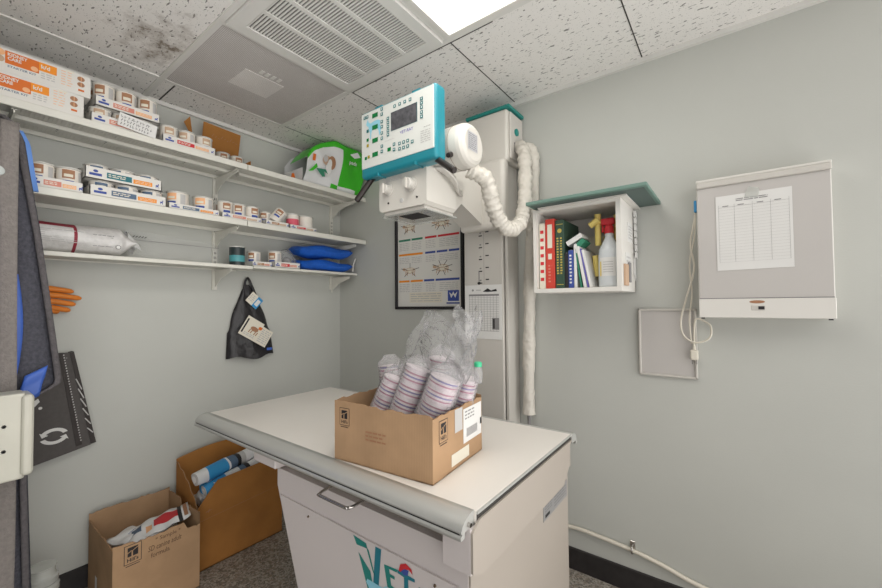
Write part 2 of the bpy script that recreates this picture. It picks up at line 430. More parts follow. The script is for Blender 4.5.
for k in range(N):
    yy = yl+(k+.5)*(yh-yl)/N
    q = MB().prism([(yy-.0036, CZ-.0112), (yy-.0030, CZ-.0145), (yy+.0030, CZ-.0145), (yy+.0036, CZ-.0112)], 0, x0+.05, x1-.05, M_tbar)
    if k == 0: louv = MB()
    louv.join(q)
part(louv, 'louvre_blades', t)

# ceiling light
t = thing('ceiling_light', 'bright recessed ceiling light panel with a white frame', 'ceiling light', (1.778, -1.237, CZ-.01))
x0, x1, y0, y1 = GX[2]+.012, GX[3]-.012, GY[2]-.0, GY[0]-.012
q = MB()
for a, b_ in (((x0, y0), (x1, y0+.018)), ((x0, y1-.018), (x1, y1)), ((x0, y0+.0181), (x0+.018, y1-.0181)), ((x1-.018, y0+.0181), (x1, y1-.0181))):
    q.box((a[0], a[1], CZ-.012), (b_[0], b_[1], CZ), M_white)
part(q, 'light_frame', t)
part(MB().box((x0+.018, y0+.018, CZ-.008), (x1-.018, y1-.018, CZ-.003), M_light), 'diffuser', t)

# ------------------------------------------------------------------ shelving
def standard(y, z0, z1, lab):
    q = MB().box((0, y-.0125, z0), (.012, y+.0125, z1), M_shelf)
    z = z0+.02
    while z < z1-.02:
        for s in (-.004, .004): q.rect((.012, y, 0), Y, Z, s-.0015, s+.0015, z, z+.014, M_gap)
        z += .026
    build(q, 'shelf_standard', lab, 'shelf rail')
standard(-.894, 1.36, 2.03, 'white slotted wall rail in the middle of the shelf wall')
standard(-.086, 1.38, 2.03, 'white slotted wall rail nearest the room corner')
standard(-1.70, 1.36, 2.03, 'white slotted wall rail behind the hanging grey apron')
def bracket(y, z, d, lab):
    q = MB().prism([(.012, z-.095), (.03, z-.09), (.09, z-.05), (.16, z-.03), (d, z-.016), (d, z-.0005), (.012, z-.0005)], 1, y-.002, y+.002, M_shelf)
    q.box((.012, y-.008, z-.004), (d, y+.008, z-.0005), M_shelf)
    q.box((.012, y-.006, z-.11), (.016, y+.006, z-.0005), M_shelf)
    build(q, 'shelf_bracket', lab, 'bracket', 'white shelf brackets')
for nm, y in (('in the middle of the wall', -.894), ('nearest the room corner', -.086), ('behind the hanging apron', -1.70)):
    for sh, z, d in (('top', 2.0, .28), ('middle', 1.69, .28), ('bottom', 1.47, .21)):
        bracket(y, z, d, 'white metal bracket under the %s shelf, %s' % (sh, nm))
def shelf(y0, y1, z0, z1, d, lab, ribs=False, lip=.0):
    t = thing('wall_shelf', lab, 'shelf', (0, (y0+y1)/2, z0))
    q = MB().box((.013, y0, z1-.012), (d-.012, y1, z1), M_shelf)
    q.box((d-.012, y0, z0), (d, y1, z1+.0004), M_shelf, .002, 1); q.box((.0135, y0, z0), (.022, y1, z1-.0125), M_shelf)
    part(q, 'shelf_board', t)
    if ribs:
        q = MB(); y = y0+.01
        while y < y1-.01:
            q.box((.03, y, z1-.0142), (d-.02, y+.006, z1-.012), M_rib); y += .0125
        part(q, 'ribbed_underside', t)
    if ribs or lip:
        q = MB().box((.135, y0+.01, z0), (.175, y1-.01, z1-.013), M_shelf, .002, 1)
        y = y0+.12
        while y < y1-.05:
            q.disc((.155, y, z0), Y, X, 0, .008, .004, .004, M_black, .0006, 8); q.disc((.155, y, z0), Y, X, 0, -.012, .003, .003, M_black, .0006, 8); y += .155
        part(q, 'stiffener', t)
shelf(-2.0, -.853, 2.0, 2.03, .30, 'white ribbed metal top shelf, longer left length holding boxes and cans', True)
shelf(-.849, -.006, 2.0, 2.03, .30, 'white top shelf, right length holding the green bag', False, 1)
shelf(-2.0, -.853, 1.695, 1.725, .30, 'white middle shelf, left length with the paired trays of cans')
shelf(-.849, .0-.006, 1.695, 1.725, .30, 'white middle shelf, right length ending at the corner')
shelf(-2.0, -.78, 1.472, 1.49, .22, 'white bottom shelf, left length under the long food bag')
shelf(-.776, -.02, 1.478, 1.493, .22, 'white bottom shelf, right length under the blue pouches')

# kit boxes
def kit(z, yend, lab, L=.66, w=.2):
    t = thing('starter_kit_box', lab, 'box', (.19, yend-L/2, z), 0, 'stacked starter kit boxes')
    x = .292; q = MB().box((x-w, yend-L, z), (x, yend, z+.088), M_white, .0015, 1)
    o = (x, yend, z)
    # orange panel
    q.rect(o, Y, Z, -.234, -.148, .034, .080, M_or); q.rect(o, Y, Z, -.148, -.10, .048, .080, M_or2)
    q.text('KIDNEY', .0165, (x+.0006, yend-.228, z+.064), Y, Z, M_white, bold=.03, sx=.85); q.text('CARE', .0165, (x+.0006, yend-.228, z+.049), Y, Z, M_white, bold=.03, sx=.85)
    q.text('k/d', .020, (x+.0006, yend-.143, z+.058), Y, Z, M_white, bold=.03)
    q.text('STARTER KIT', .0105, (x, yend-.228, z+.022), Y, Z, M_slate, bold=.02, sx=1.2)
    q.disc(o, Y, Z, -.160, .046, .010, .009, M_peach, .001)
    q.disc(o, Y, Z, -.246, .07, .012, .012, M_peach); q.disc(o, Y, Z, -.247, .046, .012, .012, M_tan)
    q.streaks(o, Y, Z, -.143, -.105, .018, .044, 3, M_lgrey); q.streaks(o, Y, Z, -.088, -.055, .02, .082, 6, M_peach, .25)
    for k, zz in enumerate((.068, .045)): q.disc(o, Y, Z, -.03, zz, .0115, .0095, M_brn); q.rect(o, Y, Z, -.0305, -.0285, zz-.009, zz+.009, M_peach, .0012)
    q.rect(o, Y, Z, -.038, -.02, .018, .026, M_or)
    q.streaks(o, Y, Z, -.62, -.3, .015, .075, 5, M_lgrey, .3)
    part(q, 'carton', t)
    f = MB()
    f.rect((x, yend, z), Y, Z, -.075, -.05, .080, .0868, M_cream); f.box((x-.01, yend-.33, z+.0868), (x+.0005, yend-.02, z+.0885), M_paper)
    part(f, 'lid_flap', t)
kit(2.03, -1.512, 'white and orange starter kit box resting directly on the top shelf')
kit(2.1186, -1.492, 'white and orange starter kit box, uppermost of the two on the top shelf')

# cans and trays
def can(h=.066, r=.036, style=0):
    t = thing('food_can', 'x', 'can')
    art = [M_tan, M_brn, M_slate, M_red, M_peach][style]
    q = MB().lathe([(0, r*.93), (.003, r*.97), (h*.3, r), (h*.92, r*.99), (h*.93, r*.99)], (0, 0, 0), Z, M_can, 24)
    # printed picture, logo, on a curved patch facing the room
    def arc(a0, a1, z0, z1, m, rr=r+.0007):
        q.grid(lambda u, v: (rr*math.cos(a0+(a1-a0)*u), rr*math.sin(a0+(a1-a0)*u), z0+(z1-z0)*v), 8, 1, m)
    off = -.45
    arc(off-.55, off+.45, h*.52, h*.88, art); arc(off-.4, off+.3, h*.58, h*.7, M_cream, r+.0012)
    arc(off-.5, off+.4, h*.30, h*.44, M_blue); arc(off+.8, off+1.3, h*.3, h*.85, M_lgrey)
    part(q, 'can_body', t, world=False)
    q = MB().lathe([(h*.925, r*1.04), (h*.94, r*1.07), (h*.985, r*1.07), (h, r*1.03), (h*.985, r*.94), (h*.96, r*.9)], (0, 0, 0), Z, M_lid, 24)
    part(q, 'lid', t, world=False)
    return t
protos = {}
def place_can(x, y, z, label, group, h=.066, r=.036, style=0, rot=None):
    k = (h, r, style)
    rot = rot or (0, 0, R.uniform(-.5, .5))
    if k not in protos:
        protos[k] = can(h, r, style); o = protos[k]; o.location = (x, y, z); o.rotation_euler = rot
        o['label'] = label; o['group'] = group; return o
    return dup(protos[k], (x, y, z), rot, label, group)

def tray(y0, y1, z, h, cols, lab, x1=.288, w=.15, rz=0):
    L = y1-y0; t = thing('can_tray', lab, 'tray', (x1-w/2, (y0+y1)/2, z), rz)
    q = MB(); hw = w/2; hl = L/2
    q.box((-hw, -hl, 0), (hw, hl, .003), M_white)
    q.box((hw-.003, -hl, 0), (hw, hl, h), M_white); q.box((-hw, -hl, 0), (-hw+.003, hl, h), M_white)
    q.box((-hw, -hl, 0), (hw, -hl+.003, h), M_white); q.box((-hw, hl-.003, 0), (hw, hl, h), M_white)
    o = (hw, -hl, 0)
    q.rect(o, Y, Z, L*.05, L*.2, h*.28, h*.5, M_blue); q.disc(o, Y, Z, L*.125, h*.68, L*.03, h*.12, M_blue)
    q.rect(o, Y, Z, L*.26, L*.58, h*.24, h*.74, cols[0]); q.rect(o, Y, Z, L*.60, L*.86, h*.24, h*.62, cols[1])
    q.streaks(o, Y, Z, L*.28, L*.5, h*.34, h*.66, 2, M_cream, .5, .0012)
    q.streaks(o, Y, Z, L*.62, L*.84, h*.3, h*.56, 2, M_cream, .3, .0012)
    s = L*.91; q.rect(o, Y, Z, s, s+.010, h*.34, h*.5, M_blue); q.rect(o, Y, Z, s+.008, s+.012, h*.5, h*.62, M_blue); q.rect(o, Y, Z, s, s+.002, h*.22, h*.36, M_blue); q.rect(o, Y, Z, s+.008, s+.010, h*.22, h*.36, M_blue)
    part(q, 'tray_shell', t, world=False)
    return t
def tray_with(y0, y1, z, h, cols, where, n, style, ch=.072, r=.036, x1=.288, rows=2, z2=.003):
    tray(y0, y1, z, h, cols, 'white printed can tray, '+where, x1)
    nm = {2: ['left', 'right'], 3: ['left', 'centre', 'right']}[n]
    for row in range(rows):
        for i in range(n):
            y = y0+(i+.5)*(y1-y0)/n
            place_can(x1-r*1.1-.005-row*2*r*1.05, y+R.uniform(-.001, .001), z+z2, 'white can, %s %s, in the tray %s' % (['front', 'rear'][row], nm[i], where), 'cans in the tray, '+where, ch, r, style)
T1 = (M_pink, M_peach); T2 = (M_tealp, M_or2); T3 = (M_slate, M_or2); T4 = (M_pink, M_tan)
Zt = 2.0305
tray_with(-1.490, -1.262, Zt, .040, T1, 'lower of the pair by the starter kit boxes', 3, 0, .070)
tray_with(-1.478, -1.250, Zt+.075, .040, T1, 'upper of the pair by the starter kit boxes', 3, 1, .104)
tray_with(-1.240, -1.010, Zt, .036, (M_red, M_peach), 'top shelf, beside the open kraft box', 3, 0, .085)
# hand-written card
q = MB(); cM = Matrix.Translation((.303, -1.340, 2.034)) @ Matrix.Rotation(math.radians(-7), 4, 'X') @ Matrix.Rotation(.10, 4, 'Y')
t2 = MB().box((-.001, -.068, 0), (.001, .068, .056), M_paper)
o = (.001, -.068, 0)
for i, ln in enumerate((5, 6, 5)):
    for k in range(ln*2):
        x = .01+k*.0105+R.uniform(-.002, .002)
        if x > .125: break
        y = .041-i*.015
        t2.seg(o, Y, Z, (x, y-.005), (x+R.uniform(-.003, .005), y+.006), .0014, M_black); t2.seg(o, Y, Z, (x, y), (x+.005, y+R.uniform(-.004, .004)), .0013, M_black)
q.join(t2, cM); build(q, 'note_card', 'handwritten white card leaning on the lower tray of cans, top shelf', 'card')
# open kraft box on the top shelf
t = thing('small_carton', 'open brown cardboard box with a raised lid behind the cans on the top shelf', 'box', (.13, -.9, Zt))
q = MB(); q.box((.03, -1.02, Zt), (.21, -.79, Zt+.003), M_cb2); q.box((.207, -1.02, Zt), (.21, -.79, Zt+.03), M_cb2); q.box((.03, -1.02, Zt), (.21, -1.017, Zt+.055), M_cb2); q.box((.03, -.793, Zt), (.21, -.79, Zt+.055), M_cb2); q.box((.03, -1.02, Zt), (.033, -.79, Zt+.055), M_cb2)
part(q, 'carton_body', t)
q = MB().poly([(.035, -.985, Zt+.05), (.035, -.785, Zt+.05), (.08, -.785, Zt+.24), (.08, -.985, Zt+.25)], M_cb2).poly([(.032, -.985, Zt+.05), (.077, -.985, Zt+.25), (.077, -.785, Zt+.24), (.032, -.785, Zt+.05)], M_cb2)
for i in range(9): q.seg((.068, -.96, Zt+.185), Y, Vector((.225, 0, .97)), (.02+i*.016, 0), (.03+i*.016, .018-(i % 3)*.01), .002, M_brn, .004)
part(q, 'raised_lid', t)
part(MB().prism([(-1.075, Zt+.22), (-1.03, Zt+.14), (-1.045, Zt+.26)], 0, .06, .062, M_cb2), 'side_flap', t)
for k in range(3):
    place_can(.15, -.99+k*.075, Zt+.004, 'dark lidded can inside the open kraft box, %s' % ['left', 'middle', 'right'][k], 'cans in the kraft box', .07, .033, 1)

# green bag
t = thing('litter_bag', 'green and white bag with a puppy picture, at the corner end of the top shelf', 'bag', (.17, -.26, Zt))
prof = [(-.50, .15), (-.46, .22), (-.39, .27), (-.31, .304), (-.20, .303), (-.10, .30), (-.035, .295)]
def htop(y):
    for (a, ha), (b_, hb) in zip(prof, prof[1:]):
        if y <= b_: return ha+(hb-ha)*(y-a)/(b_-a)
    return prof[-1][1]
def bagf(u, v):
    y = -.50+.46*u; h = htop(y); z = h*min(v/.72, 1)
    bulge = .02*math.sin(PI*min(v, .72)/.72)+.006*math.sin(17*u+9*v)
    x = .268+bulge-.02*abs(u-.5)+.07*min(v/.72, 1)
    if v > .72:
        k = (v-.72)/.28; x = x-k*.20; z = h-.012*k-.01*k*math.sin(20*u)
    elif v > .5: x -= 0
    return (x, y, Zt+z)
def bagm(u, v):
    if v > .62: return M_gbag
    if u > .58: return M_wbag if v < .07 and u < .9 else M_gbag
    if v < .1 and u > .42: return M_gbag
    return M_wbag
q = MB().grid(bagf, 30, 24, M_wbag, mfn=bagm)
q.grid(lambda u, v: (.272-.2*u+.0, -.50, Zt+.09*v), 4, 3, M_wbag); q.grid(lambda u, v: (.262-.2*u, -.04, Zt+.27*v), 4, 3, M_gbag); q.grid(lambda u, v: (.07, -.5+.46*u, Zt+htop(-.5+.46*u)*v*.9), 10, 2, M_wbag)
part(q, 'bag_body', t)
def onbag(y, z, l=.004):
    return (.292+l-.006*0, y, Zt+z)
q = MB(); o = (.306, -.5, Zt); ZV = Vector((.20, 0, 1)); Z_ = Z; Z = ZV
q.disc(o, Y, Z, .135, .155, .034, .030, M_tan); q.disc(o, Y, Z, .170, .15, .030, .042, M_brn, .0015); q.disc(o, Y, Z, .150, .105, .022, .045, M_paper, .002); q.disc(o, Y, Z, .120, .165, .016, .022, M_lgrey, .003); q.disc(o, Y, Z, .155, .14, .016, .03, M_paper, .0035)
q.shape(o, Y, Z, [(.06, .09), (.11, .05), (.13, .055), (.12, .085), (.15, .075), (.13, .1), (.085, .095)], M_green, .003)
part(q, 'puppy_picture', t)
q = MB(); q.shape(o, Y, Z, [(.01, .06), (.06, .12), (.07, .10), (.04, .07)], M_gbag, .002); q.rect(o, Y, Z, .03, .05, .13, .17, M_or)
q.text('pads', .035, (.340, -.19, Zt+.185), Y, ZV, M_wbag, bold=.02); q.shape(o, Y, Z, [(.30, .24), (.36, .27), (.39, .245), (.34, .225)], M_wbag, .006)
part(q, 'lettering', t); Z = Z_
q = MB(); q.grid(lambda u, v: (.24-.02*math.sin(9*u)-.05*v, -.36+.30*u, min(Zt+.26+.045*v+.008*math.sin(20*u), CZ-.004)), 20, 4, M_gbag)
part(q, 'gathered_top', t)
q = MB().lathe([(0, .012), (.02, .014), (.03, .01), (.045, .008)], (.24, -.545, Zt), Z, M_or, 14)
build(q, 'small_tub', 'small orange tipped tub beside the green bag on the top shelf', 'tub')

# middle shelf
Zm = 1.7255
tray_with(-1.662, -1.508, Zm, .040, T1, 'middle shelf, leftmost beside the apron', 2, 1, .096, .038)
tray_with(-1.490, -1.222, Zm, .045, T3, 'lower of the middle shelf stacked pair', 3, 2, .066, .041)
tray_with(-1.505, -1.240, Zm+.070, .048, T2, 'upper of the middle shelf stacked pair', 3, 2, .062, .041, z2=.003)
tray_with(-1.213, -.988, Zm, .028, T3, 'middle shelf, holding two wide tubs', 2, 4, .088, .045, rows=1)
tray_with(-.978, -.765, Zm, .026, T4, 'middle shelf, third after the stacked pair', 3, 1, .086, .036)
q = MB().lathe([(0, .03), (.03, .035), (.05, .02), (.055, .004)], (.20, -1.0, Zm), Z, M_grey, 14, wob=lambda a, h: .1*math.sin(3*a))
build(q, 'cloth_bundle', 'small grey crumpled bundle behind the tray by the middle rail', 'cloth')
tray(-.745, -.60, Zm, .026, (M_brn, M_tan), 'narrow open tray under the tipped can, middle shelf')
place_can(.225, -.715, Zm+.004, 'white can standing left of the tipped one, middle shelf', 'loose cans', .075, .033, 1)
tl = MB
o = place_can(.235, -.665, Zm+.024, 'white can tipped on its side across the open tray, middle shelf', 'loose cans', .088, .036, 1)
o.rotation_euler = (math.radians(-38), 0, 0); o.location = (.25, -.68, Zm+.026)
tray(-.595, -.410, Zm, .024, (M_red, M_tan), 'rightmost on the middle shelf with a pink can and a tub')
def pinkcan():
    t = thing('food_can', 'white and pink printed can in the rightmost tray on the middle shelf', 'can', (.24, -.548, Zm+.004))
    q = MB().lathe([(0, .034), (.02, .036), (.02, .0362), (.06, .0362), (.06, .036), (.086, .0355)], (0, 0, 0), Z, M_can, 24, mats=[M_can, M_can, mat('pink_print', (214, 92, 110), .5), M_can, M_can])
    part(q, 'can_body', t, world=False)
    q = MB().lathe([(.084, .037), (.092, .037), (.093, .033)], (0, 0, 0), Z, M_lid, 24); part(q, 'lid', t, world=False)
pinkcan()
place_can(.24, -.460, Zm+.004, 'wide white lidded tub in the rightmost tray on the middle shelf', 'loose tubs', .092, .044, 4, rot=(0, 0, 2.6))
t = thing('soft_tie', 'orange and grey tie end behind the rightmost tray', 'tie', (.18, -.62, Zm)); part(MB().tube([(.17, -.63, Zm+.02), (.17, -.60, Zm+.05), (.175, -.59, Zm+.07)], .006, M_tan), 'cord', t)

# bottom shelf
Zb = 1.4905
t = thing('food_bag', 'long white pet food bag with a maroon stripe lying on the bottom shelf', 'bag', (.12, -1.55, Zb))
def fb(u, v):
    y = -1.95+.645*u; a = 2*PI*v
    k = 1
    if u > .93: k = .85-.75*((u-.93)/.07)
    rx, rz_ = .09*(k if u < .93 else .85), .064*k
    w = 1+.04*math.sin(11*u+3*a)
    return (.115+rx*math.cos(a)*w, y, Zb+.067+rz_*math.sin(a)*w)
def fm(u, v):
    a = (v % 1)
    if .672 < u < .688: return mat('maroon_print', (140, 40, 56), .5)
    if u < .672 and .10 < a < .25: return mat('maroon_print', (140, 40, 56), .5)
    return mat('bag_white_print', (210, 208, 206), .3, noise=.12, nscale=40, bump=.6, bscale=25)
part(MB().grid(fb, 60, 28, M_wbag, mfn=fm), 'bag_body', t)
q = MB()
for i in range(9):
    y0_ = -1.46+i*.0; 
q.streaks((.203, -1.62, Zb+.04), Y, Z, 0, .13, 0, .055, 7, M_lgrey, .35); q.streaks((.201, -1.46, Zb+.035), Y, Z, .0, .07, 0, .055, 7, M_grey, .3)
q.disc((.2025, -1.46, Zb+.04), Y, Z, .085, .0, .010, .010, M_grey); q.disc((.2027, -1.46, Zb+.04), Y, Z, .085, .0, .007, .007, M_paper, .0012)
part(q, 'printed_text', t)
q = MB().grid(lambda u, v: (.10+.12*(v-.5)*(.8+.3*u)+.01*math.sin(9*v), -1.325+.045*u, Zb+.03+.035*(1-u)+.07*(1-.4*u)*math.sin(PI*v)+.006*math.sin(20*v)), 6, 14, M_wbag)
part(q, 'folded_end', t)
# clear sleeve standing on the shelf
q = MB().grid(lambda u, v: (.025+.02*(1-v), -1.30+.42*u, Zb+.006+.15*v-.03*u*v), 6, 3, M_clear3)
q.box((.026, -1.29, Zb+.105), (.0275, -.88, Zb+.107), M_grey)
for i in range(5): q.seg((.03, -1.28, Zb+.118), Y, Z, (.012*i, 0), (.012*i+.008, .008), .003, M_black)
build(q, 'clear_sleeve', 'clear plastic sleeve with a thin dark line standing on the bottom shelf', 'plastic sleeve')
t = thing('tall_can', 'black and teal can on the bottom shelf beside the middle rail', 'can', (.15, -.835, Zb+.003))
q = MB().lathe([(0, .038), (.02, .04), (.02, .0402), (.055, .0402), (.055, .04), (.1, .04)], (0, 0, 0), Z, mat('black_can', (40, 50, 52), .35), 24, mats=[MC['black_can'], MC['black_can'], mat('teal_can', (78, 150, 156), .4), MC['black_can'], MC['black_can']])
part(q, 'can_body', t, world=False); part(MB().lathe([(.1, .041), (.106, .041), (.104, .036)], (0, 0, 0), Z, M_lid, 24), 'rim', t, world=False)
tray(-.775, -.655, Zb+.003, .028, (M_brn, M_pink), 'small brown tray beside the black and teal can on the bottom shelf', .2, .1)
place_can(.145, -.735, Zb+.007, 'can in the small brown tray, left of two on the bottom shelf', 'bottom shelf cans', .085, .035, 1)
tray(-.65, -.478, Zb+.003, .035, (M_red, M_pink), 'white tray under the crumpled clear bag on the bottom shelf', .215, .12)
place_can(.15, -.61, Zb+.007, 'white can in the tray below the clear bag on the bottom shelf', 'bottom shelf cans', .098, .038, 1)
t = thing('small_clear_bag', 'crumpled clear bag with a dark item in the tray on the bottom shelf', 'bag', (.15, -.53, Zb+.01))
def cb(u, v):
    a = 2*PI*u; s_ = math.sin(PI*min(v*.5+.02, .5)); r = .066*math.cos(PI*v/2)+.002
    return (.15+r*.8*math.cos(a), -.535+r*math.sin(a)*(1+.1*math.sin(5*a)), Zb+.012+.115*math.sin(PI*v/2))
part(MB().grid(cb, 20, 8, M_clear), 'bag_film', t)
part(MB().lathe([(0, .02), (.02, .03), (.05, .026), (.065, .01)], (.15, -.53, Zb+.012), Z, M_grey, 14), 'dark_contents', t)
def pouch(z, dz, lab, tilt):
    q = MB()
    def f(sgn):
        def g(u, v):
            e = (4*u*(1-u))**.28*(4*v*(1-v))**.28
            return (.04+.17*v, -.47+.42*u, z+dz/2+tilt*u+sgn*dz/2*e+.006*math.sin(9*u+5*v))
        return g
    q.grid(f(1), 22, 12, M_bluec); q.grid(f(-1), 22, 12, M_bluec); build(q, 'blue_pouch', lab, 'pouch', 'blue pouches')
pouch(Zb+.006, .075, 'folded royal blue pouch flat on the bottom shelf, lower of the two', 0)
pouch(Zb+.088, .085, 'folded royal blue pouch lying on the other one, upper of the two', .012)
t = thing('wire_hook', 'white wire hook at the corner end of the bottom shelf', 'hook', (.1, -.05, 1.44)); q = MB().tube([(.17, -.035, 1.535), (.185, -.015, 1.575), (.2, -.02, 1.6), (.205, -.04, 1.565), (.2, -.045, 1.505)], .004, M_white); part(q, 'bent_wire', t)

# ------------------------------------------------------------------ hanging things on the left wall
t = thing('black_carrier_bag', 'crumpled black plastic bag hanging on the wall under the bottom shelf', 'bag', (.03, -.69, .95))
zt, zb_ = 1.44, .955
def bb(sgn):
    def g(u, v):      # v: 0 bottom .. 1 top
        hw = .168*(1-v)**.8+.012+.01*math.sin(4*v*PI)*(1-v); cy = -.685-.025*v
        if v < .35: hw = .168*(.65)**.8+.012+(.35-v)*.045
        e = (4*u*(1-u))**.5
        return (.012+.045*e*(1-v*.75)*(1 if sgn > 0 else .08)+.006*math.sin(13*u+7*v)*e*(1-v), cy+(2*u-1)*hw, zb_+(zt-.045-zb_)*v+.012*(1-v)*math.sin(9*u))
    return g
part(MB().grid(bb(1), 26, 26, M_bbag).grid(bb(-1), 26, 26, M_bbag), 'bag_body', t)
q = MB().tube([(.02, -.735, 1.33), (.02, -.728, 1.40), (.02, -.71, 1.435), (.02, -.69, 1.40), (.02, -.655, 1.32)], .007, M_bbag, 8); part(q, 'loop_handle', t)
q = MB().cyl((0, -.71, 1.43), (.035, -.71, 1.43), .003, .003, M_dark, 8); build(q, 'wall_hook', 'small nail holding the black plastic bag', 'hook')
def card(cy, cz, w, h, ang, x):
    u = Vector((0, math.cos(ang), math.sin(ang))); v = Vector((.0, -math.sin(ang), math.cos(ang))); o = Vector((x, cy, cz))
    return o, u, v
t1 = thing('leaflet', 'pale leaflet with a brown dog picture pinned on the black plastic bag', 'leaflet', (.066, -.65, 1.05))
q = MB(); o, u, v = card(-.678, 1.105, 0, 0, math.radians(-32), .066)
q.shape(o, u, v, [(-.095, -.055), (.095, -.055), (.095, .05), (.02, .05), (.02, .065), (-.095, .065)], M_cream, 0); q.shape(o, u, v, [(-.095, .065), (.02, .065), (.02, .05), (.095, .05), (.095, -.055), (-.095, -.055)], M_cream, -.001)
q.disc(o, u, v, -.02, .01, .026, .014, M_brn); q.disc(o, u, v, .01, .03, .012, .010, M_or, .001)
for xx in (-.042, -.028, -.005, .008): q.seg(o, u, v, (xx, .0), (xx-.004, -.022), .006, M_brn)
q.seg(o, u, v, (.0, .02), (.02, .04), .006, M_brn)
q.rect(o, u, v, -.088, -.078, -.04, .05, M_black); q.streaks(o, u, v, .025, .088, -.045, .04, 7, M_lgrey); q.streaks(o, u, v, -.07, .0, -.045, -.025, 2, M_lgrey)
part(q, 'printed_sheet', t1)
q = MB(); o, u, v = card(-.685, 1.30, 0, 0, math.radians(-42), .050)
q.shape(o, u, v, [(-.04, -.035), (.045, -.035), (.045, .035), (-.04, .035)], M_cream, 0); q.rect(o, u, v, .008, .045, -.035, .035, M_bpr); q.rect(o, u, v, .015, .038, -.02, .02, M_paper, .001); q.streaks(o, u, v, -.035, 0, -.02, .025, 4, M_lgrey)
build(q, 'small_card', 'small white and blue card tucked near the top of the black plastic bag', 'card')
q = MB(); o = (.060, -.72, .96)
q.rect(o, Y, Z, .11, .145, .03, .045, M_cobalt)
part(q, 'blue_print', t)

# orange gloves
t = thing('rubber_gloves', 'pair of orange rubber gloves hanging flat on the wall behind the apron', 'gloves', (.03, -1.55, 1.24))
q = MB()
for i, (a, b_, zz) in enumerate((((.03, -1.64, 1.35), (.03, -1.49, 1.335), 0), ((.04, -1.64, 1.325), (.035, -1.465, 1.305), 0), ((.045, -1.64, 1.30), (.04, -1.485, 1.278), 0), ((.04, -1.64, 1.275), (.03, -1.50, 1.252), 0), ((.03, -1.62, 1.262), (.03, -1.535, 1.246), 0))):
    a, b_ = Vector(a), Vector(b_); q.tube([a, a.lerp(b_, .5)+Vector((.006, 0, .004)), b_], lambda s: .015*(1-.3*s)*(1 if s < .97 else .5), M_glove, 10, 5)
part(q, 'glove_fingers', t)
part(MB().box((.012, -1.72, 1.25), (.05, -1.62, 1.36), M_glove, .012, 3), 'cuff', t)
build(MB().cyl((0, -1.69, 1.352), (.03, -1.69, 1.352), .004, .004, M_dark, 8), 'wall_hook', 'hook holding the orange gloves', 'hook')

# grey tote
t = thing('tote_bag', 'dark grey fabric tote with a white recycling arrows mark hanging on the left wall', 'bag', (.04, -1.6, .62))
pts = [(-1.75, 1.08), (-1.495, 1.065), (-1.425, .645), (-1.64, .60), (-1.75, .58)]
q = MB().prism(pts, 0, .012, .04, M_tote)
part(q, 'bag_panel', t)
q = MB().prism([(-1.50, 1.068), (-1.487, 1.07), (-1.408, .652), (-1.425, .648)], 0, .004, .044, M_toted)
q.prism([(-1.535, 1.065), (-1.52, 1.065), (-1.455, .655), (-1.475, .65)], 0, .040, .043, M_toted); part(q, 'side_gusset', t)
q = MB()
for i in range(34):
    k = i/34; q.rect((.043, -1.522+.062*k, 1.055-.395*k), Y, Z, 0, .004, 0, .006, M_lgrey)
    if i % 1 == 0: q.rect((.04, -1.74+.235*k, 1.055-.01*k), Y, Z, 0, .004, -.002, 0, M_lgrey)
part(q, 'white_stitching', t)
q = MB(); o = Vector((.0405, -1.545, .715)); cc = 14
for h0 in (0, PI):
    a0, a1 = h0+.35, h0+PI-.55
    for i in range(cc):
        p = a0+(a1-a0)*i/cc; p2 = a0+(a1-a0)*(i+1)/cc
        q.shape(o, Y, Z, [(.045*math.cos(p), .034*math.sin(p)), (.045*math.cos(p2), .034*math.sin(p2)), (.029*math.cos(p2), .021*math.sin(p2)), (.029*math.cos(p), .021*math.sin(p))], M_paper)
    c, s_ = math.cos(a1), math.sin(a1); c2, s2 = math.cos(a1+.55), math.sin(a1+.55)
    q.shape(o, Y, Z, [(.053*c, .042*s_), (.037*c2, .030*s2), (.021*c, .013*s_)], M_paper)
part(q, 'recycling_arrows', t)
q = MB(); o = Vector((.0405, -1.64, .835)); q.shape(o, Y, Z, [(0, 0), (.03, .01), (.05, .035), (.045, .05), (.02, .03), (0, .025)], M_paper); q.disc(o, Y, Z, .052, .008, .006, .006, M_paper)
q.seg(o, Y, Z, (.0, .06), (.04, .055), .004, M_paper)
part(q, 'white_logo', t)
q = MB()
for i in range(6): q.seg((.046, -1.49, 1.0), Y, Z, (.01+i*.008, -.05-i*.045), (.03+i*.008, -.1-i*.04), .004, M_lgrey)
part(q, 'gusset_print', t)
build(MB().cyl((0, -1.70, 1.07), (.02, -1.70, 1.07), .004, .004, M_dark, 8), 'wall_hook', 'hook behind the dark grey tote', 'hook')

# ------------------------------------------------------------------ apron on its rail, steel cassette holder
t = thing('apron_rail', 'steel apron peg at the left edge of the photo', 'coat hook', (.44, -2.02, 1.9))
part(MB().cyl((.44, -2.02, 1.915), (.44, -1.775, 1.915), .010, .010, M_dark, 12), 'peg', t); part(MB().box((.38, -2.02, 1.88), (.50, -2.005, 1.99), M_steel, .004, 1), 'wall_plate', t)
t = thing('lead_apron', 'charcoal and blue protective apron with grey edging hanging at the left edge', 'apron', (.44, -1.75, .02))
def edge(z):      # right outline y of the hanging apron
    P = [(.0, -1.645), (.31, -1.655), (.71, -1.667), (.955, -1.655), (.99, -1.59), (1.005, -1.585), (1.15, -1.60), (1.293, -1.617), (1.538, -1.647), (1.742, -1.677), (1.843, -1.69), (1.896, -1.714), (1.93, -1.76)]
    for (a, ya), (b_, yb) in zip(P, P[1:]):
        if z <= b_: return ya+(yb-ya)*(z-a)/(b_-a)
    return P[-1][1]
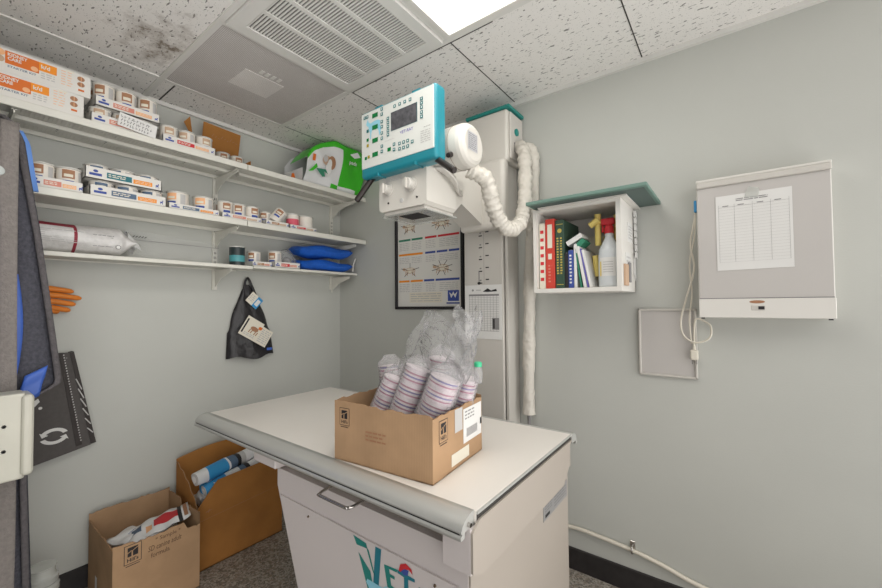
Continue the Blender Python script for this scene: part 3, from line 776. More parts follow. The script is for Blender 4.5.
def sheet(x, dl, dr, amp, ph, z0=.02, z1=1.90, left=-1.98, bulge=0):
    def g(u, v):
        z = z0+(z1-z0)*v; e = edge(z)+dr; l = left+dl
        y = l+(e-l)*u
        return (x+amp*math.sin(ph+15*u+1.5*math.sin(3*v))*(1.2-.6*v)+bulge*math.sin(PI*u)-.03*(u-1)*0, y, z)
    return g
def solidgrid(name, g, nu, nv, m, mfn=None, th=.012):
    q = MB().grid(g, nu, nv, m, mfn=mfn)
    o = part(q, name, t); s_ = o.modifiers.new('thick', 'SOLIDIFY'); s_.thickness = th; s_.offset = 0; return o
solidgrid('apron_panel', sheet(.42, 0, 0, .012, .5), 30, 90, M_fleece, th=.02)
solidgrid('blue_lining', sheet(.400, 0, .020, .004, 2, 1.68, 1.885), 16, 12, M_lblue, th=.01)
solidgrid('blue_layer', lambda u, v: (.502+.004*math.sin(9*v), -1.95+(.198+.006*math.sin(3*v+.5))*u, 1.02+.60*v), 8, 20, M_cobalt, th=.01)
solidgrid('blue_stripe', lambda u, v: (.447, -1.712+(.014+.014*math.sin(3.1*v))*u, 1.02+.36*v), 3, 16, M_cobalt, th=.004)
solidgrid('blue_fold', lambda u, v: (.462+.003*math.sin(9*v), -1.70+.055*u+.02*v, .965+.10*v-.03*(1-u)), 6, 6, M_cobalt, th=.012)
solidgrid('grey_strap', lambda u, v: (.485+.006*math.sin(7*v+1), -1.743+.005*math.sin(5*v)+.042*u, .02+1.86*v), 5, 40, M_trim, th=.008)
solidgrid('edge_binding', lambda u, v: (.437+.010*math.sin(.5+15)*0, edge(.02+1.89*v)-.018+.016*u, .02+1.89*v), 2, 120, mat('dark_binding', (92, 88, 90), .9, noise=.2, nscale=90, bump=.4, bscale=200), th=.024)
part(MB().lathe([(0, .015), (.004, .017), (.008, .015), (.01, .011), (.012, .004)], (.490, -1.752, 1.71), X, mat('clear_button', (200, 206, 204), .15, alpha=.8), 20), 'clear_snap', t)
t = thing('cassette_holder', 'cream steel holder with a rounded flange in front of the apron at the left edge', 'holder', (.52, -1.85, .72))
q = MB().box((.515, -2.02, .735), (.60, -1.69, 1.0), M_steel, .006, 2); part(q, 'steel_body', t)
part(MB().box((.505, -1.70, .745), (.615, -1.672, .995), M_steel, .012, 3), 'rounded_flange', t)
for zz in (.83, .905): part(MB().lathe([(0, .005), (.002, .005), (.002, .003), (-.001, .003)], (.60, -1.735, zz), X, M_black, 12), 'screw_hole', t)

# ------------------------------------------------------------------ jar bottom left
t = thing('glass_jar', 'clear ribbed plastic jar with a pale label standing at the lower left', 'jar', (.26, -1.60, 0))
q = MB().lathe([(0, .045), (.01, .05), (.16, .05), (.175, .045), (.182, .05), (.20, .05), (.208, .042), (.215, .047), (.235, .047), (.24, .04), (.25, .038), (.27, .038)], (0, 0, 0), Z, M_cool, 28, cap=False)
q.grid(lambda u, v: (.0515*math.cos(-1.6+2.2*u), .0515*math.sin(-1.6+2.2*u), .06+.11*v), 14, 1, M_cream); q.grid(lambda u, v: (.052*math.cos(-.3+.5*u), .052*math.sin(-.3+.5*u), .06+.10*v), 6, 1, M_tan)
part(q, 'jar_body', t, world=False); part(MB().lathe([(.268, .036), (.272, .041), (.276, .041), (.278, .0)], (0, 0, 0), Z, M_cool, 28, cap=False), 'lid', t, world=False)
t.location = (.24, -1.60, 0)

# ------------------------------------------------------------------ floor boxes
HM = (M_black, M_cb)
def hills(q, o, u, v, s):      # the framed chevron mark and wordmark printed on the cartons
    q.rect(o, u, v, 0, s, 0, s*1.3, M_black, .0006); q.rect(o, u, v, s*.04, s*.96, s*.04, s*1.26, M_cb, .0008)
    q.rect(o, u, v, s*.2, s*.8, s*.5, s*1.12, M_black, .001)
    q.shape(o, u, v, [(s*.2, s*.72), (s*.42, s*.86), (s*.42, s*.92), (s*.2, s*.80)], M_cb, .0013); q.shape(o, u, v, [(s*.42, s*.86), (s*.8, s*1.06), (s*.8, s*1.0), (s*.42, s*.80)], M_cb, .0013)
    q.rect(o, u, v, s*.42, s*.5, s*.5, s*.86, M_cb, .0013)
    oo = Vector(o)+Vector(u).cross(Vector(v)).normalized()*.0007
    q.text("Hill's", s*.34, oo+Vector(u)*s*.5+Vector(v)*s*.16, u, v, M_black, 'c', .02)
    q.rect(o, u, v, s*.1, s*.9, -s*.14, -s*.09, M_black, .0008)
def carton(t, W, D, H, mo, mi, tops=None, th=.004, seams=True):
    """open carton, local coords, W along x, D along y; tops = list of 4 functions height offset along each wall"""
    names = ['front', 'right', 'rear', 'left']
    cor = [(-W/2, -D/2), (W/2, -D/2), (W/2, D/2), (-W/2, D/2)]
    q = MB().box((-W/2, -D/2, 0), (W/2, D/2, th), mo)
    for k in range(4):
        a = Vector(cor[k]); b_ = Vector(cor[(k+1) % 4]); d = b_-a; nrm = Vector((d.y, -d.x)).normalized()
        N = 24; f = tops[k] if tops else (lambda s: 0)
        hs = [H+f(i/N) for i in range(N+1)]
        outer = [(a+d*(i/N)) for i in range(N+1)]; inner = [p-nrm*th for p in outer]
        for (row, m) in ((outer, mo), (inner, mi)):
            vs = [(p.x, p.y, 0) for p in row]+[(p.x, p.y, h) for p, h in zip(row, hs)]
            q.add(vs, [(i, i+1, N+2+i, N+1+i) for i in range(N)], m)
        vs = [(p.x, p.y, h) for p, h in zip(outer, hs)]+[(p.x, p.y, h) for p, h in zip(inner, hs)]
        q.add(vs, [(i, i+1, N+2+i, N+1+i) for i in range(N)], M_cbe)
    part(q, 'carton_walls', t, world=False)
def rag(a): 
    r = [R.uniform(-a, a) for _ in range(40)]
    return lambda s: r[int(s*24)]
# light box (front, left)
t = thing('cardboard_box', 'light brown box with handwriting holding food bags, left of the two on the floor', 'box', (.235, -1.275, 0), math.radians(0))
W1, D1, H1 = .37, .31, .31
rr = rag(.004)
carton(t, W1, D1, H1, M_cb, M_cbi, [lambda s: .0+rr(s), lambda s: rr(s)+(.012 if s < .25 else 0)-(.03*(s > .8)), lambda s: rr(s)+.02-.06*(abs(s-.45) < .12), lambda s: rr(s)+.03])
q = MB(); o = Vector((W1/2, -D1/2, 0))
hills(q, o+Y*.035+Z*.235, Y, Z, .058); part(q, 'logo_print', t, world=False); q = MB()
# handwriting on the side facing the room
q.text('SD canine adult', .031, o+Y*.115+Z*.250+X*.0003, Y, Vector((0, .1, 1)), M_pen, bold=.004, sx=.62)
q.text('formula', .027, o+Y*.125+Z*.222+X*.0003, Y, Z, M_pen, bold=.004, sx=.8); q.text('* Sample *', .022, o+Y*.14+Z*.283+X*.0003, Y, Z, M_pen, bold=.004)
part(q, 'handwriting', t, world=False); part(MB().rect(o, X, Z, -.25, -.22, .03, .12, M_paper), 'torn_label', t, world=False)
def foodbag(name, lab, loc, rz, cols, L=.25, w=.13, th=.04, pitch=0):
    t = thing(name, lab, 'bag', loc, rz)
    def g(s):
        def f(u, v):
            e = (4*u*(1-u))**.4*(4*v*(1-v))**.4
            p = Vector((w*(v-.5), L*(u-.5), s*th/2*e+.004*math.sin(20*u+6*v)))
            return Matrix.Rotation(pitch, 3, 'X') @ p
        return f
    def mf(u, v):
        for (a, b_, c, d, m) in cols:
            if a < u < b_ and c < v < d: return m
        return M_wbag
    part(MB().grid(g(1), 32, 16, M_wbag, mfn=mf).grid(g(-1), 16, 8, M_wbag), 'bag_body', t, world=False)
    return t
foodbag('pet_food_bag', 'white bag with a red panel leaning up in the light brown floor box', (.27, -1.232, .280), math.radians(-15), [(.45, .8, .3, .8, M_red), (.8, .86, .0, 1, M_black), (.3, .42, .55, .9, M_peach), (.1, .25, .3, .7, M_slate), (.9, .96, .1, .9, M_brn)], .24, .15, .04, math.radians(14))
foodbag('pet_food_bag', 'white bag with blue lettering lying along the left of the light brown floor box', (.25, -1.295, .25), math.radians(-60), [(.3, .6, .3, .6, M_blue), (.65, .8, .3, .8, M_tan)], .23, .13, .04, math.radians(3))
foodbag('pet_food_bag', 'plain white bag underneath the others in the light brown floor box', (.22, -1.26, .20), 0, [(.2, .7, .3, .7, M_lgrey)], .26, .28, .09)
# kraft box (rear)
t = thing('cardboard_box', 'darker brown kraft box with blue and white bags, under the table end on the floor', 'box', (.185, -.875, 0))
W2, D2, H2 = .27, .43, .39
def rt(s): # right wall in local = +x wall (k=1), runs along +y
    return -.10*max(0, 1-abs(s-.0)/.16)+0.0
carton(t, W2, D2, H2, M_cb2, M_cb2, [lambda s: .07*(1-s)-.10*s*s+.006*math.sin(25*s), lambda s: -.06-.03*(1-s)+.10*min(1, s/.2)*(s > 0), lambda s: .06, lambda s: .085+.03*math.sin(PI*s)])
q = MB(); o = Vector((W2/2, -D2/2, 0)); q.seg(o, Y, Z, (.035, .27), (.06, .275), .003, M_brn); q.seg(o, Y, Z, (.045, .265), (.05, .28), .003, M_brn)
q.seg(o, Y, Z, (.005, .235), (.42, .262), .0012, M_brn)
part(q, 'crease_marks', t, world=False)
def roll(lab, a, b_, r, bl):
    t = thing('rolled_bag', lab, 'bag', a, 0, 'rolled bags in the kraft box')
    a, b_ = Vector(a), Vector(b_); L = (b_-a).length
    prof = [(0, r*.5), (0.004, r*.85)]; mats = [M_lgrey, M_wbag]
    segs = [(.16, M_wbag), (.46, M_bpr), (.49, M_wbag), (.60, M_slate), (.66, M_black), (.74, M_lgrey), (1, M_wbag)] if bl else [(.3, M_bpr), (.5, M_wbag), (.58, M_slate), (.64, M_black), (.85, M_wbag), (1, M_bpr)]
    mats = [M_lgrey]
    for f, m in segs: prof.append((L*f, r)); mats.append(m)
    prof.append((L, r*.4)); mats.append(M_wbag)
    q = MB().lathe(prof, (0, 0, 0), b_-a, M_wbag, 22, mats=mats, wob=lambda an, h: .07*math.sin(3*an+30*h)); part(q, 'rolled_film', t, world=False)
roll('rolled blue and white bag sticking up highest in the kraft box', (.245, -1.08, .415), (.20, -.74, .445), .036, True)
roll('rolled blue and white bag lying just below the highest one in the kraft box', (.275, -1.05, .355), (.265, -.70, .415), .032, False)
foodbag('pet_food_bag', 'crumpled white bag poking out of the torn corner of the kraft box', (.235, -1.02, .33), 0, [(.0, .3, .6, 1, M_grey), (.5, .9, .2, .8, M_bpr)], .12, .12, .05, math.radians(75))
foodbag('pet_food_bag', 'flat blue and white bag low inside the kraft box', (.18, -.86, .26), 0, [(.2, .8, .2, .8, M_bpr)], .36, .2, .08)

# ------------------------------------------------------------------ X-ray table
t = thing('xray_table', 'white X-ray table with metal edge rails carrying the cup box', 'table', (1.45, -.82, 0))
TX0, TX1, TY0, TY1, TZ = .53, 1.902, -1.185, -.445, .80
part(MB().box((TX0+.002, TY0+.055, TZ-.028), (TX1, TY1-.05, TZ), M_top, .001, 1), 'tabletop', t)
def railprof(y, s):   # s=+1: outward is -y
    pts = [(0, 0), (-.018, -.002), (-.034, -.007), (-.046, -.016), (-.052, -.027), (-.053, -.031), (-.050, -.032), (-.050, -.036), (-.055, -.037), (-.055, -.046), (-.040, -.046), (-.038, -.033), (0, -.033)]
    return [(y+s*a, TZ+.001+b_) for a, b_ in pts]
q = MB().prism(railprof(TY0+.056, 1), 0, TX0-.01, TX1-.006, M_metal, True); part(q, 'front_rail', t)
part(MB().box((TX0-.005, TY0+.0055, TZ-.0365), (TX1-.012, TY0+.012, TZ-.0305), M_black), 'rail_groove', t)
q = MB().prism(railprof(TY1-.051, -1), 0, TX0-.005, TX1+.006, M_metal, True); part(q, 'rear_rail', t)
q = MB().box((TX1, TY0+.056, TZ-.028), (TX1+.002, TY1-.05, TZ-.008), M_gap); q.box((TX1, TY0+.056, TZ-.007), (TX1+.004, TY1-.05, TZ-.0008), M_metal); part(q, 'end_trim', t)
for y in (TY0+.03, TY1-.02):
    q = MB().cyl((TX1-.008, y, TZ-.020), (TX1+.002, y, TZ-.020), .005, .005, M_chrome, 12); part(q, 'rail_bolt', t)
part(MB().box((.955, -1.15, .700), (1.10, -.50, .768), M_cab, .003, 1), 'cross_beam', t)
part(MB().box((1.10, -1.10, .6905), (1.9028, -.50, .770), M_cab_shade), 'upper_frame', t)
# right apron plate with chamfered lower corners
q = MB().prism([(-1.155, .762), (-1.155, .675), (-1.115, .655), (-.585, .655), (-.53, .70), (-.53, .762), (-.50, .782), (-1.125, .782)], 0, 1.903, 1.909, M_cab_shade)
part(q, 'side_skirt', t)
part(MB().box((1.825, -1.155, .668), (1.9025, -1.105, .768), M_cab, .001, 1), 'corner_block', t)
# pedestal
prof = [(1.065, .69), (1.065, .63), (1.20, .30), (1.30, .06), (1.30, 0), (1.872, 0), (1.872, .69)]
q = MB().prism(prof, 1, -1.12, -.46, M_cab)
for i, f in enumerate(q.f):
    pass
part(q, 'pedestal', t, bev=.003)
q = MB().box((1.872, -1.118, .0), (1.878, -.462, .68), M_cab_shade); part(q, 'side_panel', t)
q = MB().prism([(1.088, .604), (1.215, .30), (1.31, .07), (1.85, .07), (1.85, .604)], 1, -1.126, -1.12, M_cab); dr = part(q, 'door', t, bev=.0015)
# lettering of the door
o = Vector((1.49, -1.1262, .60)); q = MB()
u, v = X, Z
q.shape(o, u, v, [(-.01, .0), (.045, -.005), (.05, -.018), (.005, -.022)], M_teald)
q.shape(o, u, v, [(.045, -.015), (.055, -.02), (.082, -.085), (.07, -.07)], M_teald)
q.shape(o, u, v, [(.012, -.04), (.062, -.075), (.087, -.16), (.065, -.16)], M_teald)
q.shape(o, u, v, [(.082, .0), (.105, .0), (.093, -.12), (.086, -.16), (.068, -.16)], M_bpr if False else mat('petrol_teal', (32, 116, 132), .45))
q.shape(o, u, v, [(.05, -.10), (.11, -.10), (.125, -.088), (.13, -.10), (.12, -.115), (.125, -.14), (.115, -.14), (.108, -.12), (.07, -.12), (.068, -.15), (.058, -.15), (.055, -.12), (.045, -.11)], M_dogb, .0012)
def blk(pts, dx, m=M_teald): q.shape(o, u, v, [(a+dx, b_) for a, b_ in pts], m)
blk([(.115, -.035), (.165, -.030), (.163, -.038), (.135, -.040), (.137, -.052), (.155, -.052), (.155, -.060), (.139, -.060), (.142, -.080), (.172, -.084), (.172, -.092), (.128, -.090)], 0)
blk([(.165, -.030), (.225, -.030), (.225, -.038), (.203, -.040), (.205, -.11), (.190, -.11), (.188, -.040), (.165, -.038)], 0, MC['petrol_teal'])
q.shape(o, u, v, [(.17, -.030), (.175, -.012), (.195, -.002), (.215, -.010), (.218, -.022), (.205, -.014), (.19, -.02), (.182, -.03)], M_red, .0012)
q.shape(o, u, v, [(.178, -.028), (.19, -.018), (.205, -.016), (.202, -.030), (.188, -.034)], M_blue, .0015)
q.shape(o, u, v, [(.225, -.068), (.235, -.058), (.243, -.068), (.243, -.082), (.225, -.080)], M_dogb)
q.text('RAY', .080, o+X*.238+Z*-.100, X, Z, M_teald, bold=.02, sx=.8)
part(q, 'teal_lettering', dr, world=True)
for xx in (1.26, 1.78):
    part(MB().cyl((xx, -1.1255, .582), (xx, -1.130, .582), .004, .003, M_copper, 10), 'door_screw', dr)
q = MB().tube([(1.385, -1.12, .715), (1.385, -1.165, .712), (1.392, -1.178, .711), (1.40, -1.183, .711), (1.51, -1.183, .711), (1.52, -1.18, .711), (1.527, -1.165, .712), (1.527, -1.12, .715)], .0045, M_chrome, 10, 3); part(q, 'pull_handle', t)
part(MB().box((1.56, -1.126, .742), (1.70, -1.10, .748), M_black), 'cassette_slot', t)
q = MB().box((1.878, -.692, .570), (1.8795, -.475, .628), mat('label_silver', (140, 139, 138), .4)); q.streaks((1.8795, -.69, .573), Y, Z, .01, .07, .02, .045, 3, M_grey); q.streaks((1.8795, -.69, .573), Y, Z, .09, .20, .006, .045, 4, M_grey); q.rect((1.8795, -.69, .573), Y, Z, .012, .05, .004, .014, M_black)
part(q, 'rating_label', t)

# ------------------------------------------------------------------ box of cups on the table
cx, cy, rz = 1.560, -.967, math.radians(5.5)
t = thing('cup_carton', 'light brown cardboard carton with a logo standing on the X-ray table, full of cup sleeves', 'box', (cx, cy, TZ+.0016), rz)
W, D, H = .355, .29, .172
r1 = rag(.0035); r2 = rag(.003)
carton(t, W, D, H, M_cb, M_cbi, [lambda s: r1(s)*(1 if s > .45 else .3)+.004*(s < .35), lambda s: r2(s)-.004, lambda s: r1(s)+.004, lambda s: .004+r2(s)])
q = MB(); o = Vector((-W/2, -D/2, 0))
hills(q, o+X*.022+Z*.105, X, Z, .040); part(q, 'logo_print', t, world=False); q = MB()
for i in range(3): q.streaks(o, X, Z, .125, .20-.01*(i % 2), .075+i*.011, .081+i*.011, 1, M_brn, .8)
part(q, 'date_stamp', t, world=False); q = MB(); o2 = Vector((W/2, -D/2, 0)); hills(q, o2+Y*.03+Z*.095, Y, Z, .046); part(q, 'logo_print', t, world=False); q = MB()
q.rect(o2, Y, Z, .165, .285, .055, .155, M_paper, .0010); q.streaks(o2, Y, Z, .175, .235, .12, .15, 3, M_grey, .4, .0015); q.rect(o2, Y, Z, .275, .287, .085, .105, M_black, .0016)
for i in range(12): q.rect(o2, Y, Z, .185+i*.006, .188+i*.006, .07, .095, M_grey, .0016)
part(q, 'address_label', t, world=False); part(MB().rect(o2, Y, Z, .115, .160, .10, .165, M_lgrey, .0009), 'tape_piece', t, world=False); part(MB().rect(o2, Y, Z, .095, .20, .012, .045, M_cream, .0009), 'paper_strip', t, world=False)
def cupstack(base, tip, r, lab):
    base, tip = Vector(base), Vector(tip); ax = tip-base; L = ax.length
    t = thing('cup_sleeve', lab, 'cups', base, 0, 'sleeves of cups in the carton')
    q = MB(); k = 0; h = 0; prof = []; mats = []
    while h < L-.012:
        prof += [(h, r*.90), (h+.006, r*.93), (h+.0063, r), (h+.0085, r), (h+.0088, r*.9)]
        mats += [(M_cupr if k % 2 == 1 else (M_cupv if k % 4 == 2 else M_cup)), M_cup, M_cup, M_cup, M_cup]; h += .0108; k += 1
    q.lathe(prof, (0, 0, 0), ax, M_cup, 22, mats=mats)
    up = ax.normalized(); side = up.cross(Vector((-.6, .75, 0))).normalized()
    part(q, 'nested_cups', t, world=False)
    q = MB().lathe([(0, r*.9), (.005, r*1.08), (L*.4, r*1.10), (L*.8, r*1.08), (L, r*1.06), (L+.012, r*.95), (L+.024, r*.6), (L+.032, r*.5)], (0, 0, 0), ax, M_clear2, 40, smooth=True, wob=lambda a, h: .05*math.sin(5*a+40*h)+.03*math.sin(11*a-70*h))
    part(q, 'plastic_sleeve', t, world=False)
bz = TZ+.012
cupstack((1.445, -.905, bz), (1.415, -.905, 1.060), .040, 'clear sleeve of cups standing upright at the left end of the carton')
cupstack((1.440, -1.035, bz+.005), (1.520, -.985, 1.045), .037, 'clear sleeve of cups leaning right, second from the left in the carton')
cupstack((1.525, -1.025, bz+.008), (1.600, -.965, 1.075), .043, 'clear sleeve of cups leaning right in the middle of the carton')
cupstack((1.620, -1.005, bz+.008), (1.700, -.960, 1.060), .047, 'widest clear sleeve of cups, second from the right in the carton')
cupstack((1.575, -.885, bz+.005), (1.62, -.88, 1.10), .040, 'clear sleeve of cups standing behind the middle ones in the carton')
cupstack((1.655, -.88, bz+.01), (1.715, -.87, 1.045), .033, 'short clear sleeve of cups against the rear right corner of the carton')
# big empty bag
t = thing('clear_bag', 'large empty clear plastic bag standing up out of the carton', 'bag', (1.60, -.93, 1.0))
def cl(s, hx):
    def g(u, v):
        a = 2*PI*u; w0 = .115+.02*math.sin(3*v); w = w0*(1-.15*v); d = .05*(1-.55*v)
        fold = .012*math.sin(5*a+6*v)+.008*math.sin(9*a-4*v)
        cx_ = 1.61+.08*v; cy_ = -.935+.01*v
        top = .02*math.sin(3*a)*v
        return (cx_+(w+fold)*math.cos(a), cy_+(d+fold*.8)*math.sin(a), 1.03+.20*v+top)
    return g
q = MB().grid(cl(1, 1), 60, 26, M_clear)
part(q, 'bag_film', t)
q = MB().grid(lambda u, v: (1.715+.040*math.cos(2*PI*u)*(1+.25*math.sin(4*v*PI))+.03*v, -.93+.03*math.sin(2*PI*u)*(1+.3*math.sin(5*v*PI+2*u*PI)), 1.06+.19*v+.015*math.sin(6*PI*u)), 30, 24, M_clear)
part(q, 'twisted_neck', t)
t = thing('sample_vial', 'small bag topped with a green cap at the rear right corner of the carton', 'vial', (1.765, -.86, 1.0)); part(MB().lathe([(0, .012), (.012, .012), (.015, .008)], (1.748, -.865, 1.075), Z, mat('green_cap', (66, 190, 140), .4), 14), 'green_cap', t); part(MB().lathe([(0, .012), (.03, .014), (.05, .011)], (1.748, -.865, 1.025), Z, M_clear2, 12), 'vial_neck', t)

# ------------------------------------------------------------------ X-ray stand
t = thing('xray_stand', 'cream X-ray machine column with a teal edged control head over the table', 'X-ray machine', (1.33, -.08, 0))
FY = -.14
q = MB().box((1.222, FY, .0), (1.455, -.012, 2.15), M_xside, .006, 2); part(q, 'column', t)
q = MB().box((1.455, FY+.03, .0), (1.462, FY+.045, 2.0), M_gap); q.box((1.462, FY+.01, 0), (1.478, -.012, 2.0), M_xside, .002, 1); part(q, 'side_channel', t)
# height scale printed on the column
q = MB(); o = Vector((1.20, FY, 0))
for i in range(5):
    z = 1.62-i*.062
    q.rect(o, X, Z, .115, .135, z, z+.006, M_black); q.rect(o, X, Z, .155, .175, z+.018, z+.024, M_black); q.disc(o, X, Z, .125, z+.018, .006, .004, M_grey)
q.rect(o, X, Z, .1445, .146, 1.37, 1.64, M_grey); q.disc(o, X, Z, .115, 1.375, .010, .008, M_black); q.rect(o, X, Z, .112, .118, 1.385, 1.44, M_grey)
part(q, 'height_scale', t)
# head box on top
q = MB().box((1.27, -.175, 1.975), (1.505, -.012, 2.235), M_xray, .012, 3); part(q, 'top_housing', t)
q = MB().box((1.505, -.155, 1.99), (1.515, -.015, 2.225), M_xside, .004, 1)
for zz in (2.05, 2.08, 2.02): q.disc((1.515, -.06, zz), Y, Z, 0, 0, .008, .008, M_black)
q.rect((1.515, -.12, 0), Y, Z, .0, .02, 2.03, 2.08, M_grey)
part(q, 'side_plate', t)
part(MB().lathe([(0, .018), (.008, .018), (.011, .012), (.012, 0.0)], (1.515, -.095, 2.135), X, M_teald, 18), 'teal_knob', t)
q = MB().box((1.265, -.18, 2.235), (1.52, -.008, 2.252), M_teald, .004, 2); part(q, 'teal_cap', t)
# carriage
q = MB().box((1.235, -.205, 1.64), (1.50, -.142, 1.985), M_xray, .02, 4); part(q, 'carriage', t)
# arm
q = MB().prism([(-.20, 1.665), (-.20, 1.90), (-.56, 1.93), (-.56, 1.80), (-.42, 1.745)], 0, 1.245, 1.375, M_xray); part(q, 'support_arm', t, bev=.008)
# tube head
cyl = (1.16, -.64, 1.868)
q = MB().lathe([(0, .05), (.01, .074), (.10, .084), (.11, .088), (.125, .088), (.13, .084), (.27, .084), (.275, .088), (.29, .088), (.295, .085), (.40, .085), (.414, .082), (.424, .074), (.43, .062), (.431, .02)], (1.172, -.64, 1.874), X, M_xray, 40); th = part(q, 'tube_housing', t)
q = MB(); o = Vector((1.6035, -.64, 1.874)); q.rect(o, Y, Z, -.045, .022, -.03, .04, mat('spec_label', (176, 176, 180), .5), .0008); q.streaks(o, Y, Z, -.04, .017, -.026, .036, 8, M_grey, .45, .0014); part(q, 'rating_label', th)
part(MB().cyl((1.545, -.713, 1.826), (1.55, -.736, 1.815), .011, .009, M_dark, 14), 'locking_screw', th)
part(MB().cyl((1.49, -.665, 1.94), (1.49, -.67, 1.955), .003, .003, M_black, 8), 'small_screw', th)
q = MB().lathe([(0, .083), (.002, .0862), (.004, .083)], (1.535, -.64, 1.874), X, M_copper, 40); part(q, 'joint_ring', th)
# collimator
q = MB().prism([(1.208, 1.660), (1.208, 1.80), (1.462, 1.80), (1.462, 1.660), (1.448, 1.648), (1.222, 1.648)], 1, -.755, -.56, M_xray); co = part(q, 'collimator', t, bev=.006)
q = MB().box((1.225, -.745, 1.634), (1.445, -.555, 1.6485), M_xside, .004, 1); q.box((1.212, -.74, 1.629), (1.452, -.54, 1.634), M_cool); part(q, 'lower_plate', co)
part(MB().box((1.29, -.72, 1.6275), (1.39, -.64, 1.629), M_black), 'aperture', co)
for xx, rr_ in ((1.262, .022), (1.385, .025)):
    q = MB().lathe([(0, rr_*1.15), (.004, rr_*1.15), (.006, rr_*.9), (.026, rr_*.85), (.030, rr_*.75), (.031, 0)], (xx, -.755, 1.735), -Y, M_xside, 22); q.box((xx-.003, -.79, 1.715), (xx+.003, -.784, 1.755), M_xray); part(q, 'knob', co)
for xx in (1.262, 1.415): part(MB().cyl((xx, -.755, 1.68), (xx, -.758, 1.68), .004, .004, M_dark, 10), 'screw', co)
part(MB().lathe([(0, .009), (.003, .009), (.004, .005)], (1.335, -.755, 1.68), -Y, M_lgrey, 14), 'lamp_button', co)
q = MB().streaks((1.25, -.7565, 1.765), X, Z, .0, .09, .0, .022, 4, M_lgrey, .35); part(q, 'scale_print', co)
q = MB().prism([(1.20, 1.80), (1.225, 1.88), (1.40, 1.88), (1.46, 1.80)], 1, -.72, -.56, M_xside); part(q, 'tube_neck', t, bev=.01)
q = MB()
for k in range(3): q.tube([(1.43+.01*k, -.70, 1.80), (1.475+.008*k, -.68, 1.79), (1.49+.006*k, -.62, 1.76), (1.475, -.56, 1.73), (1.44, -.48, 1.74+.01*k)], .006, M_xside, 8)
part(q, 'cable_bundle', t)
q = MB().prism([(-.56, 1.79), (-.56, 1.65), (-.50, 1.70), (-.46, 1.80)], 0, 1.23, 1.45, M_xray); part(q, 'collimator_hood', t, bev=.004)
# control head
PX0, PX1, PZ0, PZ1, PY = 1.146, 1.545, 1.788, 2.068, -.80
q = MB().box((PX0, PY, PZ0), (PX1, PY+.062, PZ1), M_teal, .014, 4)
for xx in (PX0+.10, PX1-.10): q.box((xx-.004, PY-.002, PZ0-.003), (xx+.004, PY+.06, PZ0+.01), M_teal, .001, 1); q.box((xx-.02, PY+.006, PZ1-.004), (xx+.02, PY+.02, PZ1+.004), M_teal, .001, 1)
hd = part(q, 'control_head', t)
q = MB().box((PX0+.008, PY-.0022, PZ0+.040), (PX1-.010, PY+.003, PZ1-.010), M_memb, .001, 1); part(q, 'membrane', hd)
o = Vector((PX0+.008, PY-.0022, PZ0+.040)); WW = PX1-PX0-.018; HH = PZ1-PZ0-.05
def pr(q, a, b_, c, d, m, l=.0006): q.rect(o, X, Z, a*WW, b_*WW, c*HH, d*HH, m, l)
q = MB()
pts = [(.085, .83), (.10, .875), (.115, .81), (.145, .78), (.20, .80), (.26, .80), (.29, .77), (.285, .70), (.30, .63), (.295, .56), (.275, .50), (.265, .60), (.24, .66), (.17, .66), (.155, .60), (.15, .50), (.135, .50), (.135, .62), (.115, .68), (.11, .74), (.09, .75), (.075, .79)]
q.shape(o, X, Z, [(a*WW, b_*HH) for a, b_ in pts], M_dogb, .0006)
part(q, 'dog_outline', hd)
q = MB(); pr(q, .445, .80, .50, .82, M_btn); pr(q, .45, .795, .505, .815, M_lcd, .0014); part(q, 'screen', hd)
q = MB(); q.text('VET-RAY', .017, o+X*.57*WW+Z*.395*HH, X, Z, M_purple, bold=.01); q.streaks(o, X, Z, .84*WW, .96*WW, .12*HH, .33*HH, 6, M_lgrey); q.streaks(o, X, Z, .88*WW, .96*WW, .36*HH, .38*HH, 1, M_grey)
q.streaks(o, X, Z, .36*WW, .50*WW, .36*HH, .37*HH, 1, M_lgrey)
part(q, 'panel_print', hd)
for a, c in ((.21, .90), (.21, .69), (.21, .455), (.21, .205)):
    q = MB(); pr(q, a-.04, a+.045, c-.045, c+.035, M_led, .0012); part(q, 'display_window', hd)
q = MB(); pr(q, .395, .445, .17, .235, M_led, .0012); part(q, 'display_window', hd)
spots = [(.055, .92), (.095, .92)]+[(.315, z) for z in (.95, .86, .73, .64, .53, .44, .30, .21)]
spots += [(.405, z) for z in (.74, .67, .60, .53, .46)]+[(.50+.07*k, .905) for k in range(4)]+[(.855, z) for z in (.84, .77, .70, .62, .55)]
spots += [(.49, .26), (.49, .17)]+[(.565+.055*k, .24) for k in range(3)]+[(.565+.055*k, .15) for k in range(3)]+[(.735, .20)]
def button(a, c, m1, m2):
    q = MB(); pr(q, a-.017, a+.017, c-.028, c+.028, m1, .0016)
    if m2: pr(q, a-.006, a+.008, c-.012, c+.014, m2, .0022)
    part(q, 'button', hd)
for i, (a, c) in enumerate(spots): button(a, c, M_btn, M_btnw)
for (a, c, m) in ((.10, .66, M_btn), (.10, .50, M_led), (.10, .40, M_gold), (.07, .18, M_led), (.115, .19, M_gold)): button(a, c, m, None)
for xx in (PX0+.045, PX1-.10, PX1-.015): part(MB().disc((xx, PY+.03, PZ0), X, -Y, 0, 0, .010, .010, M_black, .001), 'rubber_plug', hd)
def grip(a, b_):
    a, b_ = Vector(a), Vector(b_); L = (b_-a).length
    part(MB().lathe([(0, .012), (L*.9, .0125), (L*.97, .0115), (L, .008)], a, b_-a, M_dark, 16), 'grip_handle', hd)
grip((PX0+.03, PY+.035, PZ0+.008), (PX0-.03, PY+.0, PZ0-.085)); grip((PX1-.020, PY+.03, PZ0+.008), (PX1+.088, PY-.015, PZ0-.070))
